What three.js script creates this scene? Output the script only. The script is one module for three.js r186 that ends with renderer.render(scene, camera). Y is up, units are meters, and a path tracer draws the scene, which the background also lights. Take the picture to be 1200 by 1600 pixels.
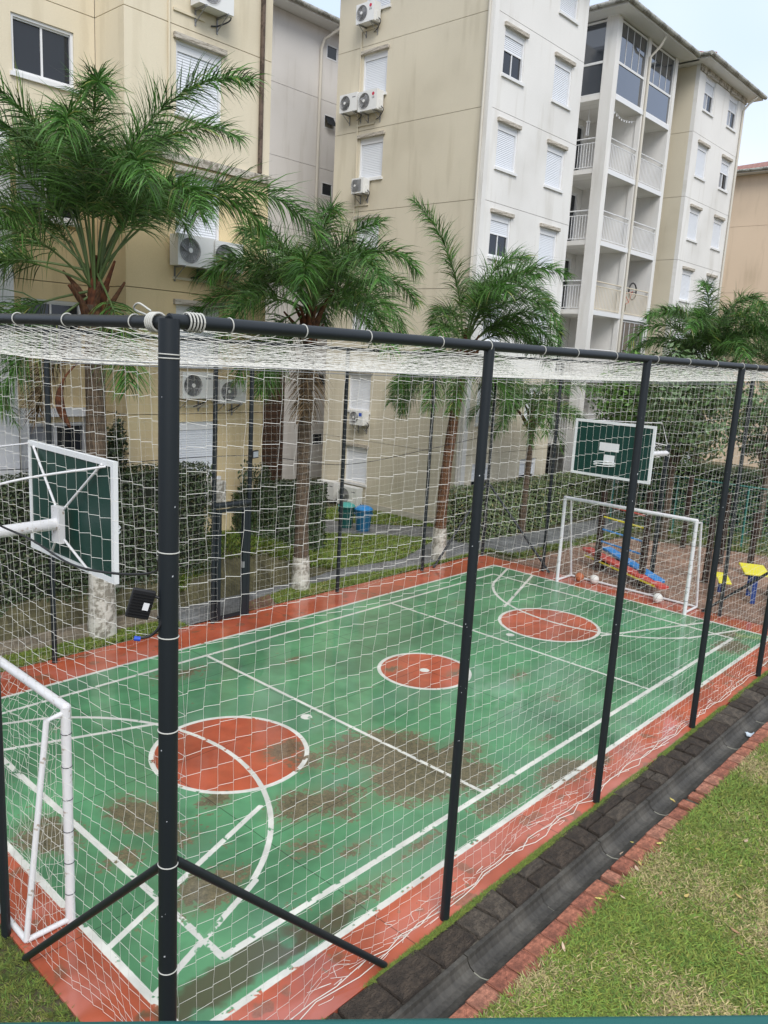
import * as THREE from 'three';
import { mergeGeometries } from 'three/addons/utils/BufferGeometryUtils.js';
import { RoundedBoxGeometry } from 'three/addons/geometries/RoundedBoxGeometry.js';
import { FontLoader } from 'three/addons/loaders/FontLoader.js';
import { TextGeometry } from 'three/addons/geometries/TextGeometry.js';

// ------------------------------------------------------------------ camera, sky, sun, exposure
const scene = new THREE.Scene();
const camera = new THREE.PerspectiveCamera(65.75, 0.75, 0.05, 400);
camera.position.set(0, 5.2, 0);
camera.rotation.set(-0.19502, -0.83743, 0.05583, 'YXZ');
camera.updateMatrixWorld(true);
scene.add(camera);
const renderer = new THREE.WebGLRenderer({ antialias: true });
renderer.toneMapping = THREE.LinearToneMapping;
renderer.toneMappingExposure = 1.76;
renderer.shadowMap.enabled = true;

const clamp = (v, a, b) => Math.min(b, Math.max(a, v));
const hyp = (a, b) => Math.sqrt(a * a + b * b);
const mix = (a, b, t) => a + (b - a) * t;
const smooth = (a, b, v) => { const t = clamp((v - a) / (b - a), 0, 1); return t * t * (3 - 2 * t); };
function rngOf(seed) { let a = seed >>> 0; return () => { a = (a + 0x6d2b79f5) | 0; let t = Math.imul(a ^ (a >>> 15), 1 | a); t = (t + Math.imul(t ^ (t >>> 7), 61 | t)) ^ t; return ((t ^ (t >>> 14)) >>> 0) / 4294967296; }; }
const NP = new Float32Array(65536); { const r = rngOf(99); for (let i = 0; i < 65536; i++) NP[i] = r(); }
function vnoise(x, y) { const xi = Math.floor(x), yi = Math.floor(y); let fx = x - xi, fy = y - yi; fx = fx * fx * (3 - 2 * fx); fy = fy * fy * (3 - 2 * fy); const X = xi & 255, X1 = (xi + 1) & 255, Y = (yi & 255) << 8, Y1 = ((yi + 1) & 255) << 8; return (NP[Y + X] * (1 - fx) + NP[Y + X1] * fx) * (1 - fy) + (NP[Y1 + X] * (1 - fx) + NP[Y1 + X1] * fx) * fy; }
function fbm(x, y, o = 4) { let s = 0, a = 0.5, t = 0; for (let i = 0; i < o; i++) { s += a * vnoise(x, y); t += a; x = x * 2.03 + 17.3; y = y * 2.03 + 9.1; a *= 0.5; } return s / t; }

{ // overcast sky: pale cloud sheet with thin blue, one texture for view and light
  const W = 512, Hh = 256, d = new Float32Array(W * Hh * 4);
  for (let j = 0; j < Hh; j++) for (let i = 0; i < W; i++) {
    const el = ((j + 0.5) / Hh - 0.5) * Math.PI, az = ((i + 0.5) / W - 0.5) * 2 * Math.PI;
    const e = Math.max(0, Math.sin(el)), k = 1 / (e + 0.35);
    const cx = Math.cos(az) * Math.cos(el) * k * 1.3 + 5, cy = Math.sin(az) * Math.cos(el) * k * 1.3 + 5;
    const c = smooth(0.32, 0.66, fbm(cx * 1.2, cy * 1.2, 5));
    const o = (j * W + i) * 4;
    let r = mix(0.43, 0.56, c), g = mix(0.52, 0.61, c), b = mix(0.70, 0.69, c);
    const hz = 1 - smooth(0, 0.35, e); r = mix(r, 0.56, hz * 0.6); g = mix(g, 0.61, hz * 0.6); b = mix(b, 0.73, hz * 0.6);
    if (el < 0) { r = 0.2; g = 0.2; b = 0.17; }
    d[o] = r; d[o + 1] = g; d[o + 2] = b; d[o + 3] = 1;
  }
  const t = new THREE.DataTexture(d, W, Hh, THREE.RGBAFormat, THREE.FloatType);
  t.mapping = THREE.EquirectangularReflectionMapping; t.magFilter = THREE.LinearFilter; t.minFilter = THREE.LinearFilter; t.needsUpdate = true;
  scene.background = t; scene.environment = t;
}
const sun = new THREE.DirectionalLight(new THREE.Color(1, 0.96, 0.9), 1.5);
sun.position.set(-14, 38, 24); sun.target.position.set(10, 0, -8); sun.castShadow = true; sun.shadow.radius = 60;
sun.shadow.mapSize.set(2048, 2048);
Object.assign(sun.shadow.camera, { left: -50, right: 50, top: 50, bottom: -50, near: 1, far: 160 });
scene.add(sun, sun.target);

// ------------------------------------------------------------------ helpers
const V = (x, y, z) => new THREE.Vector3(x, y, z);
// a photo pixel (1200 x 1600) gives a direction; the plane of the thing it lies on gives the distance
const FPX = 1237.76, camR = new THREE.Matrix4().extractRotation(camera.matrixWorld);
function at(px, py, axis, val) { const d = V((px - 600) / FPX, -(py - 800) / FPX, -1).applyMatrix4(camR); const c = camera.position; const t = (val - c[axis]) / d[axis]; return d.multiplyScalar(t).add(c); }
const gnd = (px, py, y = 0) => at(px, py, 'y', y);

const used = new Map();
function numbered(n) { const k = used.get(n) || 0; used.set(n, k + 1); return k ? n + '_' + String(k).padStart(3, '0') : n; }
function tag(o, label, category, group, kind) { o.userData = {}; if (label) o.userData.label = label; if (category) o.userData.category = category; if (group) o.userData.group = group; if (kind) o.userData.kind = kind; return o; }
function thing(name, label, category, p = [0, 0, 0], turn = 0, group) { const o = new THREE.Group(); o.name = numbered(name); o.position.set(...p); o.rotation.y = turn; tag(o, label, category, group); scene.add(o); return o; }
function mesh(name, g, m, parent) { if (g.build) g = g.build(); const o = new THREE.Mesh(g, m); o.name = parent ? name : numbered(name); o.castShadow = o.receiveShadow = true; (parent || scene).add(o); return o; }
function sub(name, parent, p = [0, 0, 0], turn = 0) { const o = new THREE.Group(); o.name = name; o.position.set(...p); o.rotation.y = turn; parent.add(o); return o; }
function struct(name, g, m) { const o = mesh(name, g, m); o.userData = { kind: 'structure' }; return o; }
function copyOf(root, p, turn, label) { const r = root.clone(); r.name = numbered(root.name.replace(/_\d{3}$/, '')); r.userData = { ...root.userData }; if (label) r.userData.label = label; r.position.set(...p); r.rotation.y = turn; scene.add(r); return r; }

class GB { // collects boxes, tubes and strips; uv in metres
  constructor(col) { this.p = []; this.n = []; this.u = []; this.i = []; this.c = col ? [] : null; }
  v(x, y, z, nx, ny, nz, u, w, c) { this.p.push(x, y, z); this.n.push(nx, ny, nz); this.u.push(u, w); if (this.c) this.c.push(c[0], c[1], c[2]); return this.p.length / 3 - 1; }
  quad(a, b, c, d, col) { const e = V().subVectors(b, a), f = V().subVectors(d, a), n = V().crossVectors(e, f).normalize(); const lu = e.length(), lv = f.length(); const k = this.v(a.x, a.y, a.z, n.x, n.y, n.z, 0, 0, col); this.v(b.x, b.y, b.z, n.x, n.y, n.z, lu, 0, col); this.v(c.x, c.y, c.z, n.x, n.y, n.z, lu, lv, col); this.v(d.x, d.y, d.z, n.x, n.y, n.z, 0, lv, col); this.i.push(k, k + 1, k + 2, k, k + 2, k + 3); return this; }
  box(x0, x1, y0, y1, z0, z1, col) {
    const F = (pts, n, us) => { const k = this.p.length / 3; pts.forEach((q, t) => this.v(q[0], q[1], q[2], n[0], n[1], n[2], us[t][0], us[t][1], col)); this.i.push(k, k + 1, k + 2, k, k + 2, k + 3); };
    F([[x0, y0, z1], [x1, y0, z1], [x1, y1, z1], [x0, y1, z1]], [0, 0, 1], [[x0, y0], [x1, y0], [x1, y1], [x0, y1]]);
    F([[x1, y0, z0], [x0, y0, z0], [x0, y1, z0], [x1, y1, z0]], [0, 0, -1], [[x1, y0], [x0, y0], [x0, y1], [x1, y1]]);
    F([[x1, y0, z1], [x1, y0, z0], [x1, y1, z0], [x1, y1, z1]], [1, 0, 0], [[z1, y0], [z0, y0], [z0, y1], [z1, y1]]);
    F([[x0, y0, z0], [x0, y0, z1], [x0, y1, z1], [x0, y1, z0]], [-1, 0, 0], [[z0, y0], [z1, y0], [z1, y1], [z0, y1]]);
    F([[x0, y1, z1], [x1, y1, z1], [x1, y1, z0], [x0, y1, z0]], [0, 1, 0], [[x0, z1], [x1, z1], [x1, z0], [x0, z0]]);
    F([[x0, y0, z0], [x1, y0, z0], [x1, y0, z1], [x0, y0, z1]], [0, -1, 0], [[x0, z0], [x1, z0], [x1, z1], [x0, z1]]);
    return this;
  }
  tube(pts, r, seg = 8, caps = true, col) {
    const N = pts.length, rf = typeof r === 'function' ? r : () => r; const base = this.p.length / 3; let U = null, len = 0;
    for (let a = 0; a < N; a++) {
      const t = V().subVectors(pts[Math.min(a + 1, N - 1)], pts[Math.max(a - 1, 0)]).normalize();
      if (!U) U = Math.abs(t.y) < 0.9 ? V(0, 1, 0) : V(1, 0, 0); U = U.clone().addScaledVector(t, -U.dot(t)).normalize(); const W = V().crossVectors(t, U);
      if (a) len += pts[a].distanceTo(pts[a - 1]); const rr = rf(a / (N - 1));
      for (let s = 0; s <= seg; s++) { const an = s / seg * 2 * Math.PI, cs = Math.cos(an), sn = Math.sin(an); const nx = U.x * cs + W.x * sn, ny = U.y * cs + W.y * sn, nz = U.z * cs + W.z * sn; this.v(pts[a].x + nx * rr, pts[a].y + ny * rr, pts[a].z + nz * rr, nx, ny, nz, s / seg * 6.28 * rr, len, col); }
    }
    const S = seg + 1;
    for (let a = 0; a < N - 1; a++) for (let s = 0; s < seg; s++) { const k = base + a * S + s; this.i.push(k, k + 1, k + S, k + 1, k + S + 1, k + S); }
    if (caps) for (const e of [0, N - 1]) { const t = V().subVectors(pts[e ? N - 1 : 1], pts[e ? N - 2 : 0]).normalize().multiplyScalar(e ? 1 : -1); const c = this.v(pts[e].x, pts[e].y, pts[e].z, t.x, t.y, t.z, 0, 0, col); const k0 = this.p.length / 3; for (let s = 0; s <= seg; s++) { const o = (base + e * S + s) * 3; this.v(this.p[o], this.p[o + 1], this.p[o + 2], t.x, t.y, t.z, 0, 0, col); } for (let s = 0; s < seg; s++) e ? this.i.push(c, k0 + s, k0 + s + 1) : this.i.push(c, k0 + s + 1, k0 + s); }
    return this;
  }
  bar(a, b, r, seg = 8, col) { return this.tube([a, b], r, seg, true, col); }
  build() { const g = new THREE.BufferGeometry(); g.setAttribute('position', new THREE.Float32BufferAttribute(this.p, 3)); g.setAttribute('normal', new THREE.Float32BufferAttribute(this.n, 3)); g.setAttribute('uv', new THREE.Float32BufferAttribute(this.u, 2)); if (this.c) g.setAttribute('color', new THREE.Float32BufferAttribute(this.c, 3)); g.setIndex(this.i); return g; }
}
const boxG = (...a) => new GB().box(...a).build();
const barG = (a, b, r, s = 10) => new GB().bar(a, b, r, s).build();
const curve = (pts, n = 24) => new THREE.CatmullRomCurve3(pts).getPoints(n);
function polyG(pts, y, thick = 0) { // flat polygon on the ground, points [x, z], lifted to y, with a skirt
  const s = new THREE.Shape(pts.map(([x, z]) => new THREE.Vector2(x, -z)));
  const g = new THREE.ExtrudeGeometry(s, { depth: thick || 0.02, bevelEnabled: false }); g.rotateX(-Math.PI / 2); g.translate(0, y - (thick || 0.02), 0); return g;
}

// ------------------------------------------------------------------ textures and materials
function dataTex(w, h, fn, srgb, repX = 1, repY = 1) {
  const d = new Uint8Array(w * h * 4);
  for (let j = 0; j < h; j++) for (let i = 0; i < w; i++) { const c = fn(i, j); const o = (j * w + i) * 4; d[o] = clamp(c[0], 0, 255); d[o + 1] = clamp(c[1], 0, 255); d[o + 2] = clamp(c[2], 0, 255); d[o + 3] = 255; }
  const t = new THREE.DataTexture(d, w, h); t.wrapS = t.wrapT = THREE.RepeatWrapping; t.magFilter = THREE.LinearFilter; t.minFilter = THREE.LinearMipmapLinearFilter; t.generateMipmaps = true; if (srgb) t.colorSpace = THREE.SRGBColorSpace; t.repeat.set(repX, repY); t.needsUpdate = true; return t;
}
function pn(x, y, px, py) { const xi = Math.floor(x), yi = Math.floor(y); let fx = x - xi, fy = y - yi; fx = fx * fx * (3 - 2 * fx); fy = fy * fy * (3 - 2 * fy); const X = xi % px, X1 = (xi + 1) % px, Y = (yi % py) << 8, Y1 = ((yi + 1) % py) << 8; return (NP[(Y + X) & 65535] * (1 - fx) + NP[(Y + X1) & 65535] * fx) * (1 - fy) + (NP[(Y1 + X) & 65535] * (1 - fx) + NP[(Y1 + X1) & 65535] * fx) * fy; }
function tileN(i, j, n, f, o = 4, sx = 1, sy = 1) { // periodic noise over n pixels
  let px = Math.max(1, Math.round(f * sx)), py = Math.max(1, Math.round(f * sy)), s = 0, a = 0.5, t = 0; const u = i / n, w = j / n;
  for (let k = 0; k < o; k++) { s += a * pn(u * px, w * py, px, py); t += a; a *= 0.5; px *= 2; py *= 2; } return s / t;
}
const wallTex = dataTex(1024, 1024, (i, j) => { // plaster with rain streaks and blotches
  const st = tileN(i, j, 1024, 10, 4, 4, 0.5), bl = tileN(i, j, 1024, 5, 4), fi = NP[(i * 7 + j * 131) & 65535];
  const g = smooth(0.52, 0.8, st) * 0.6 + smooth(0.55, 0.85, bl) * 0.4; const v = 250 - g * 17 - (fi - 0.5) * 7 - (bl - 0.5) * 18; return [v, v - g * 1.5, v - g * 5];
}, true, 1 / 9, 1 / 9);
const grimeTex = dataTex(512, 512, (i, j) => { const a = tileN(i, j, 512, 7, 5), b = tileN(i, j, 512, 28, 3); const g = smooth(0.4, 0.68, a * 0.6 + b * 0.4); return [240 - g * 78, 237 - g * 80, 231 - g * 84]; }, true, 1 / 1.3, 1 / 1.3);
const stoneTex = dataTex(512, 512, (i, j) => { const a = tileN(i, j, 512, 6, 5), b = tileN(i, j, 512, 40, 3), v = 205 + (a - 0.5) * 150 + (b - 0.5) * 70; return [v, v * 0.98, v * 0.95]; }, true, 1 / 0.9, 1 / 0.9);
const stoneBump = dataTex(512, 512, (i, j) => { const v = tileN(i, j, 512, 14, 5) * 255; return [v, v, v]; }, false, 1 / 0.6, 1 / 0.6);
const fineBump = dataTex(256, 256, (i, j) => { const v = NP[(i + j * 256) & 65535] * 120 + tileN(i, j, 256, 20, 3) * 130; return [v, v, v]; }, false, 1 / 0.5, 1 / 0.5);
const barkTex = dataTex(256, 512, (i, j) => { const r = 0.5 + 0.5 * Math.sin(j / 512 * 2 * Math.PI * 9 + tileN(i, j, 512, 6, 3) * 4), a = tileN(i * 2, j, 512, 22, 4, 3, 0.6); const v = 165 + r * 42 + (a - 0.5) * 150; return [v, v * 0.93, v * 0.84]; }, true, 1 / 0.9, 1 / 1.2);
const barkBump = dataTex(256, 512, (i, j) => { const r = 0.5 + 0.5 * Math.sin(j / 512 * 2 * Math.PI * 9), a = tileN(i * 2, j, 512, 22, 4, 3, 0.6); const v = r * 110 + a * 130; return [v, v, v]; }, false, 1 / 0.9, 1 / 1.2);
const soilTex = dataTex(512, 512, (i, j) => { const a = tileN(i, j, 512, 7, 5), b = tileN(i, j, 512, 50, 3), v = 200 + (a - 0.5) * 90 + (b - 0.5) * 90; return [v, v, v]; }, true, 1 / 2.2, 1 / 2.2);
const mkM = (r, g, b, rough = 0.8, o = {}) => new THREE.MeshStandardMaterial({ color: new THREE.Color().setRGB(r, g, b), roughness: rough, ...o });
const M = {
  wallBeige: mkM(0.66, 0.595, 0.46, 0.92, { map: wallTex, bumpMap: fineBump, bumpScale: 0.002 }),
  wallWhite: mkM(0.78, 0.76, 0.72, 0.92, { map: wallTex, bumpMap: fineBump, bumpScale: 0.002 }),
  wallCream: mkM(0.74, 0.655, 0.49, 0.92, { map: wallTex, bumpMap: fineBump, bumpScale: 0.002 }),
  wallYellow: mkM(0.74, 0.59, 0.345, 0.92, { map: wallTex, bumpMap: fineBump, bumpScale: 0.002 }),
  wallGrey: mkM(0.68, 0.65, 0.615, 0.92, { map: wallTex, bumpMap: fineBump, bumpScale: 0.002 }),
  wallPeach: mkM(0.72, 0.56, 0.40, 0.92, { map: wallTex }),
  core: mkM(0.56, 0.51, 0.43, 0.95),
  white: mkM(0.76, 0.76, 0.76, 0.45), trim: mkM(0.74, 0.735, 0.72, 0.6), lintel: mkM(0.62, 0.58, 0.52, 0.95, { map: grimeTex, bumpMap: stoneBump, bumpScale: 0.004 }),
  shutter: mkM(0.74, 0.76, 0.79, 0.5), railBeige: mkM(0.66, 0.58, 0.44, 0.55),
  glass: mkM(0.018, 0.022, 0.028, 0.04, { metalness: 0 }), curtain: mkM(0.30, 0.31, 0.33, 0.12),
  tint: new THREE.MeshPhysicalMaterial({ color: new THREE.Color().setRGB(0.035, 0.042, 0.055), roughness: 0.06, clearcoat: 1, clearcoatRoughness: 0.03, ior: 1.7 }),
  alu: mkM(0.55, 0.56, 0.57, 0.35, { metalness: 0.6 }),
  acWhite: mkM(0.70, 0.69, 0.66, 0.5, { map: grimeTex }), acClean: mkM(0.74, 0.735, 0.71, 0.5), black: mkM(0.012, 0.012, 0.013, 0.5), darkGrey: mkM(0.05, 0.05, 0.055, 0.6), fanDark: mkM(0.45, 0.45, 0.46, 0.6), steel: mkM(0.3, 0.3, 0.3, 0.5, { metalness: 0.5 }),
  redLogo: mkM(0.55, 0.02, 0.06, 0.5), greyLogo: mkM(0.2, 0.2, 0.21, 0.5), blueLogo: mkM(0.03, 0.1, 0.5, 0.5),
  post: mkM(0.007, 0.011, 0.014, 0.5), postChip: mkM(0.45, 0.47, 0.48, 0.6), tie: mkM(0.52, 0.51, 0.46, 0.8),
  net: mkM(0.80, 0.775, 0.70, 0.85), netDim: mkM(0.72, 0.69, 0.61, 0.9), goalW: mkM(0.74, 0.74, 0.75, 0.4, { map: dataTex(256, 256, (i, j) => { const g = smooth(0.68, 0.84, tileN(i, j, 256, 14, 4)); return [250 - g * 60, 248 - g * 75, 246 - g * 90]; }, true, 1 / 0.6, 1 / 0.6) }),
  board: mkM(0.004, 0.042, 0.031, 0.42), boardW: mkM(0.74, 0.75, 0.74, 0.5), rust: mkM(0.22, 0.08, 0.03, 0.9),
  bark: mkM(0.20, 0.165, 0.135, 0.95, { map: barkTex, bumpMap: barkBump, bumpScale: 0.02 }), barkRed: mkM(0.22, 0.12, 0.07, 0.95, { map: barkTex, bumpMap: barkBump, bumpScale: 0.02 }), boot: mkM(0.20, 0.075, 0.03, 0.85, { map: barkTex }), limewash: mkM(0.66, 0.65, 0.60, 0.95, { map: grimeTex, bumpMap: stoneBump, bumpScale: 0.01 }),
  leaf: new THREE.MeshStandardMaterial({ vertexColors: true, roughness: 0.5, side: THREE.DoubleSide }), dead: new THREE.MeshStandardMaterial({ vertexColors: true, roughness: 0.9, side: THREE.DoubleSide }),
  hedgeCore: mkM(0.012, 0.016, 0.008, 1),
  kerb: mkM(0.085, 0.064, 0.047, 0.85, { map: stoneTex, bumpMap: stoneBump, bumpScale: 0.03 }), kerb2: mkM(0.125, 0.104, 0.083, 0.9, { map: stoneTex, bumpMap: stoneBump, bumpScale: 0.018 }), mortar: mkM(0.13, 0.12, 0.10, 0.9, { map: stoneTex, bumpMap: stoneBump, bumpScale: 0.02 }),
  drain: mkM(0.095, 0.09, 0.08, 0.55, { map: stoneTex, bumpMap: stoneBump, bumpScale: 0.005 }),
  brickA: mkM(0.50, 0.195, 0.125, 0.85, { map: stoneTex, bumpMap: stoneBump, bumpScale: 0.003 }), brickB: mkM(0.43, 0.16, 0.105, 0.85, { map: stoneTex, bumpMap: stoneBump, bumpScale: 0.006 }), brickC: mkM(0.54, 0.24, 0.165, 0.85, { map: stoneTex, bumpMap: stoneBump, bumpScale: 0.006 }),
  soil: mkM(0.14, 0.125, 0.06, 1, { map: soilTex, bumpMap: stoneBump, bumpScale: 0.02 }), sand: mkM(0.40, 0.24, 0.16, 1, { map: soilTex, bumpMap: stoneBump, bumpScale: 0.02 }), dirt: mkM(0.33, 0.27, 0.19, 1, { map: soilTex }), path: mkM(0.30, 0.305, 0.31, 0.45, { map: soilTex }), pathRed: mkM(0.26, 0.14, 0.10, 0.6, { map: soilTex }),
  grass: mkM(1, 1, 1, 0.8, { side: THREE.DoubleSide }),
  teal: mkM(0.006, 0.10, 0.09, 0.5), tealWall: mkM(0.5, 0.47, 0.4, 0.9, { map: wallTex }), tealWire: mkM(0.03, 0.16, 0.13, 0.6),
  tile: mkM(0.46, 0.22, 0.18, 0.85, { map: stoneTex }), gutter: mkM(0.42, 0.43, 0.40, 0.6, { map: grimeTex }), pipe: mkM(0.60, 0.56, 0.48, 0.6), pipeDark: mkM(0.14, 0.10, 0.075, 0.8, { map: grimeTex }),
  wood: mkM(0.055, 0.030, 0.020, 0.9, { map: barkTex, bumpMap: barkBump, bumpScale: 0.008 }), brownDoor: mkM(0.09, 0.05, 0.03, 0.8, { map: barkTex }),
  pBlue: mkM(0.03, 0.24, 0.60, 0.45), pRed: mkM(0.58, 0.07, 0.05, 0.45), pYellow: mkM(0.78, 0.68, 0.03, 0.45), pNavy: mkM(0.015, 0.05, 0.22, 0.5), pGrey: mkM(0.35, 0.37, 0.39, 0.5),
  binBlue: mkM(0.012, 0.12, 0.24, 0.45), binLid: mkM(0.02, 0.27, 0.66, 0.4), binGreen: mkM(0.012, 0.10, 0.09, 0.5), binLidGreen: mkM(0.08, 0.42, 0.36, 0.45), ballO: mkM(0.42, 0.13, 0.05, 0.6), ballW: mkM(0.7, 0.68, 0.62, 0.55), cableBlue: mkM(0.02, 0.08, 0.5, 0.5), paper: mkM(0.6, 0.68, 0.75, 0.8),
};
console.log('materials');

// ------------------------------------------------------------------ the court floor
const CX0 = 2.47, CX1 = 17.52, CZ0 = -12.14, CZ1 = -3.80;
const LN = []; // painted lines: [type, ...]
const seg = (x0, z0, x1, z1, w = 0.032) => LN.push([0, x0, z0, x1, z1, w]);
const arc = (cx, cz, r, a0, a1, w = 0.032) => LN.push([1, cx, cz, r, a0, a1, w]);
seg(2.98, -11.22, 16.85, -11.22); seg(2.98, -4.38, 16.85, -4.38, 0.036); seg(2.98, -11.22, 2.98, -4.38, 0.036); seg(16.85, -11.22, 16.85, -4.38);
seg(3.66, -10.72, 16.1, -10.72); seg(3.66, -4.89, 16.1, -4.89, 0.036); seg(3.66, -10.72, 3.66, -4.89, 0.036); seg(16.1, -10.72, 16.1, -4.89);
seg(7.57, -10.72, 7.57, -4.89, 0.028); seg(12.28, -10.72, 12.28, -4.89, 0.028);
arc(9.98, -7.87, 0.77, -4, 4); arc(5.88, -7.77, 1.0, -4, 4); arc(13.84, -7.77, 1.0, -4, 4);
arc(3.15, -7.87, 2.70, -1.05, 1.05); arc(16.72, -7.87, 2.70, 2.09, 4.2);
seg(4.50, -5.50, 3.0, -4.92); seg(4.50, -10.22, 3.0, -10.82); seg(15.36, -5.50, 16.85, -4.95); seg(15.36, -10.22, 16.85, -10.8);
seg(5.58, -9.07, 2.98, -9.96); seg(5.36, -6.50, 2.98, -5.65); seg(14.09, -9.02, 16.85, -10.05); seg(14.09, -6.72, 16.85, -5.58);
const DOTS = [[9.98, -7.87, 0.085], [7.3, -7.87, 0.085], [12.66, -7.92, 0.085]];
const STAIN = [[7.35, -5.75, 0.95, 0.7, 1.25], [7.45, -6.3, 0.8, 0.8, 1.2], [7.75, -5.3, 0.6, 0.5, 1.0], [4.35, -6.6, 0.5, 0.7, 0.6], [6.1, -6.0, 0.6, 0.6, 0.75], [7.15, -6.75, 0.75, 0.5, 0.85], [8.1, -5.75, 0.6, 0.4, 0.9], [8.7, -4.5, 0.75, 0.3, 1.0], [9.4, -4.3, 0.4, 0.16, 0.9], [7.6, -4.65, 0.7, 0.25, 0.85], [9.5, -5.15, 0.5, 0.22, 0.5], [4.12, -5.72, 0.62, 0.34, 1.1], [4.25, -7.25, 0.36, 0.62, 1.05], [3.35, -7.55, 0.4, 0.5, 1.05], [3.75, -6.7, 0.4, 0.3, 0.7], [5.75, -6.2, 0.55, 0.40, 0.85], [5.2, -5.55, 0.5, 0.3, 0.7], [5.6, -5.2, 0.45, 0.2, 0.6], [6.45, -7.35, 0.45, 0.3, 0.85], [6.45, -6.9, 0.4, 0.35, 0.8], [5.05, -6.95, 0.3, 0.2, 0.8], [15.6, -4.75, 0.62, 0.36, 0.95], [16.3, -5.0, 0.5, 0.5, 0.7], [6.9, -10.3, 0.9, 0.45, 0.55], [8.6, -9.6, 0.5, 0.25, 0.5], [13.5, -9.8, 0.8, 0.3, 0.4], [10.3, -7.45, 0.3, 0.16, 0.7], [9.6, -8.25, 0.25, 0.14, 0.75], [10.7, -5.8, 0.7, 0.4, 0.45], [11.0, -6.7, 0.6, 0.3, 0.45], [6.2, -4.75, 0.7, 0.15, 0.6], [4.9, -4.62, 0.9, 0.2, 0.75]];
const DARKST = [[3.55, -4.68, 0.95, 0.26], [4.6, -4.55, 0.5, 0.16]];
const FT = new Float32Array(1 << 20); for (let j = 0; j < 1024; j++) for (let i = 0; i < 1024; i++) FT[j * 1024 + i] = tileN(i, j, 1024, 64, 4);
function ff(x, y) { x *= 16; y *= 16; const xi = Math.floor(x), yi = Math.floor(y), fx = x - xi, fy = y - yi, X = xi & 1023, X1 = (xi + 1) & 1023, Y = (yi & 1023) << 10, Y1 = ((yi + 1) & 1023) << 10; return (FT[Y + X] * (1 - fx) + FT[Y + X1] * fx) * (1 - fy) + (FT[Y1 + X] * (1 - fx) + FT[Y1 + X1] * fx) * fy; }
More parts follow.
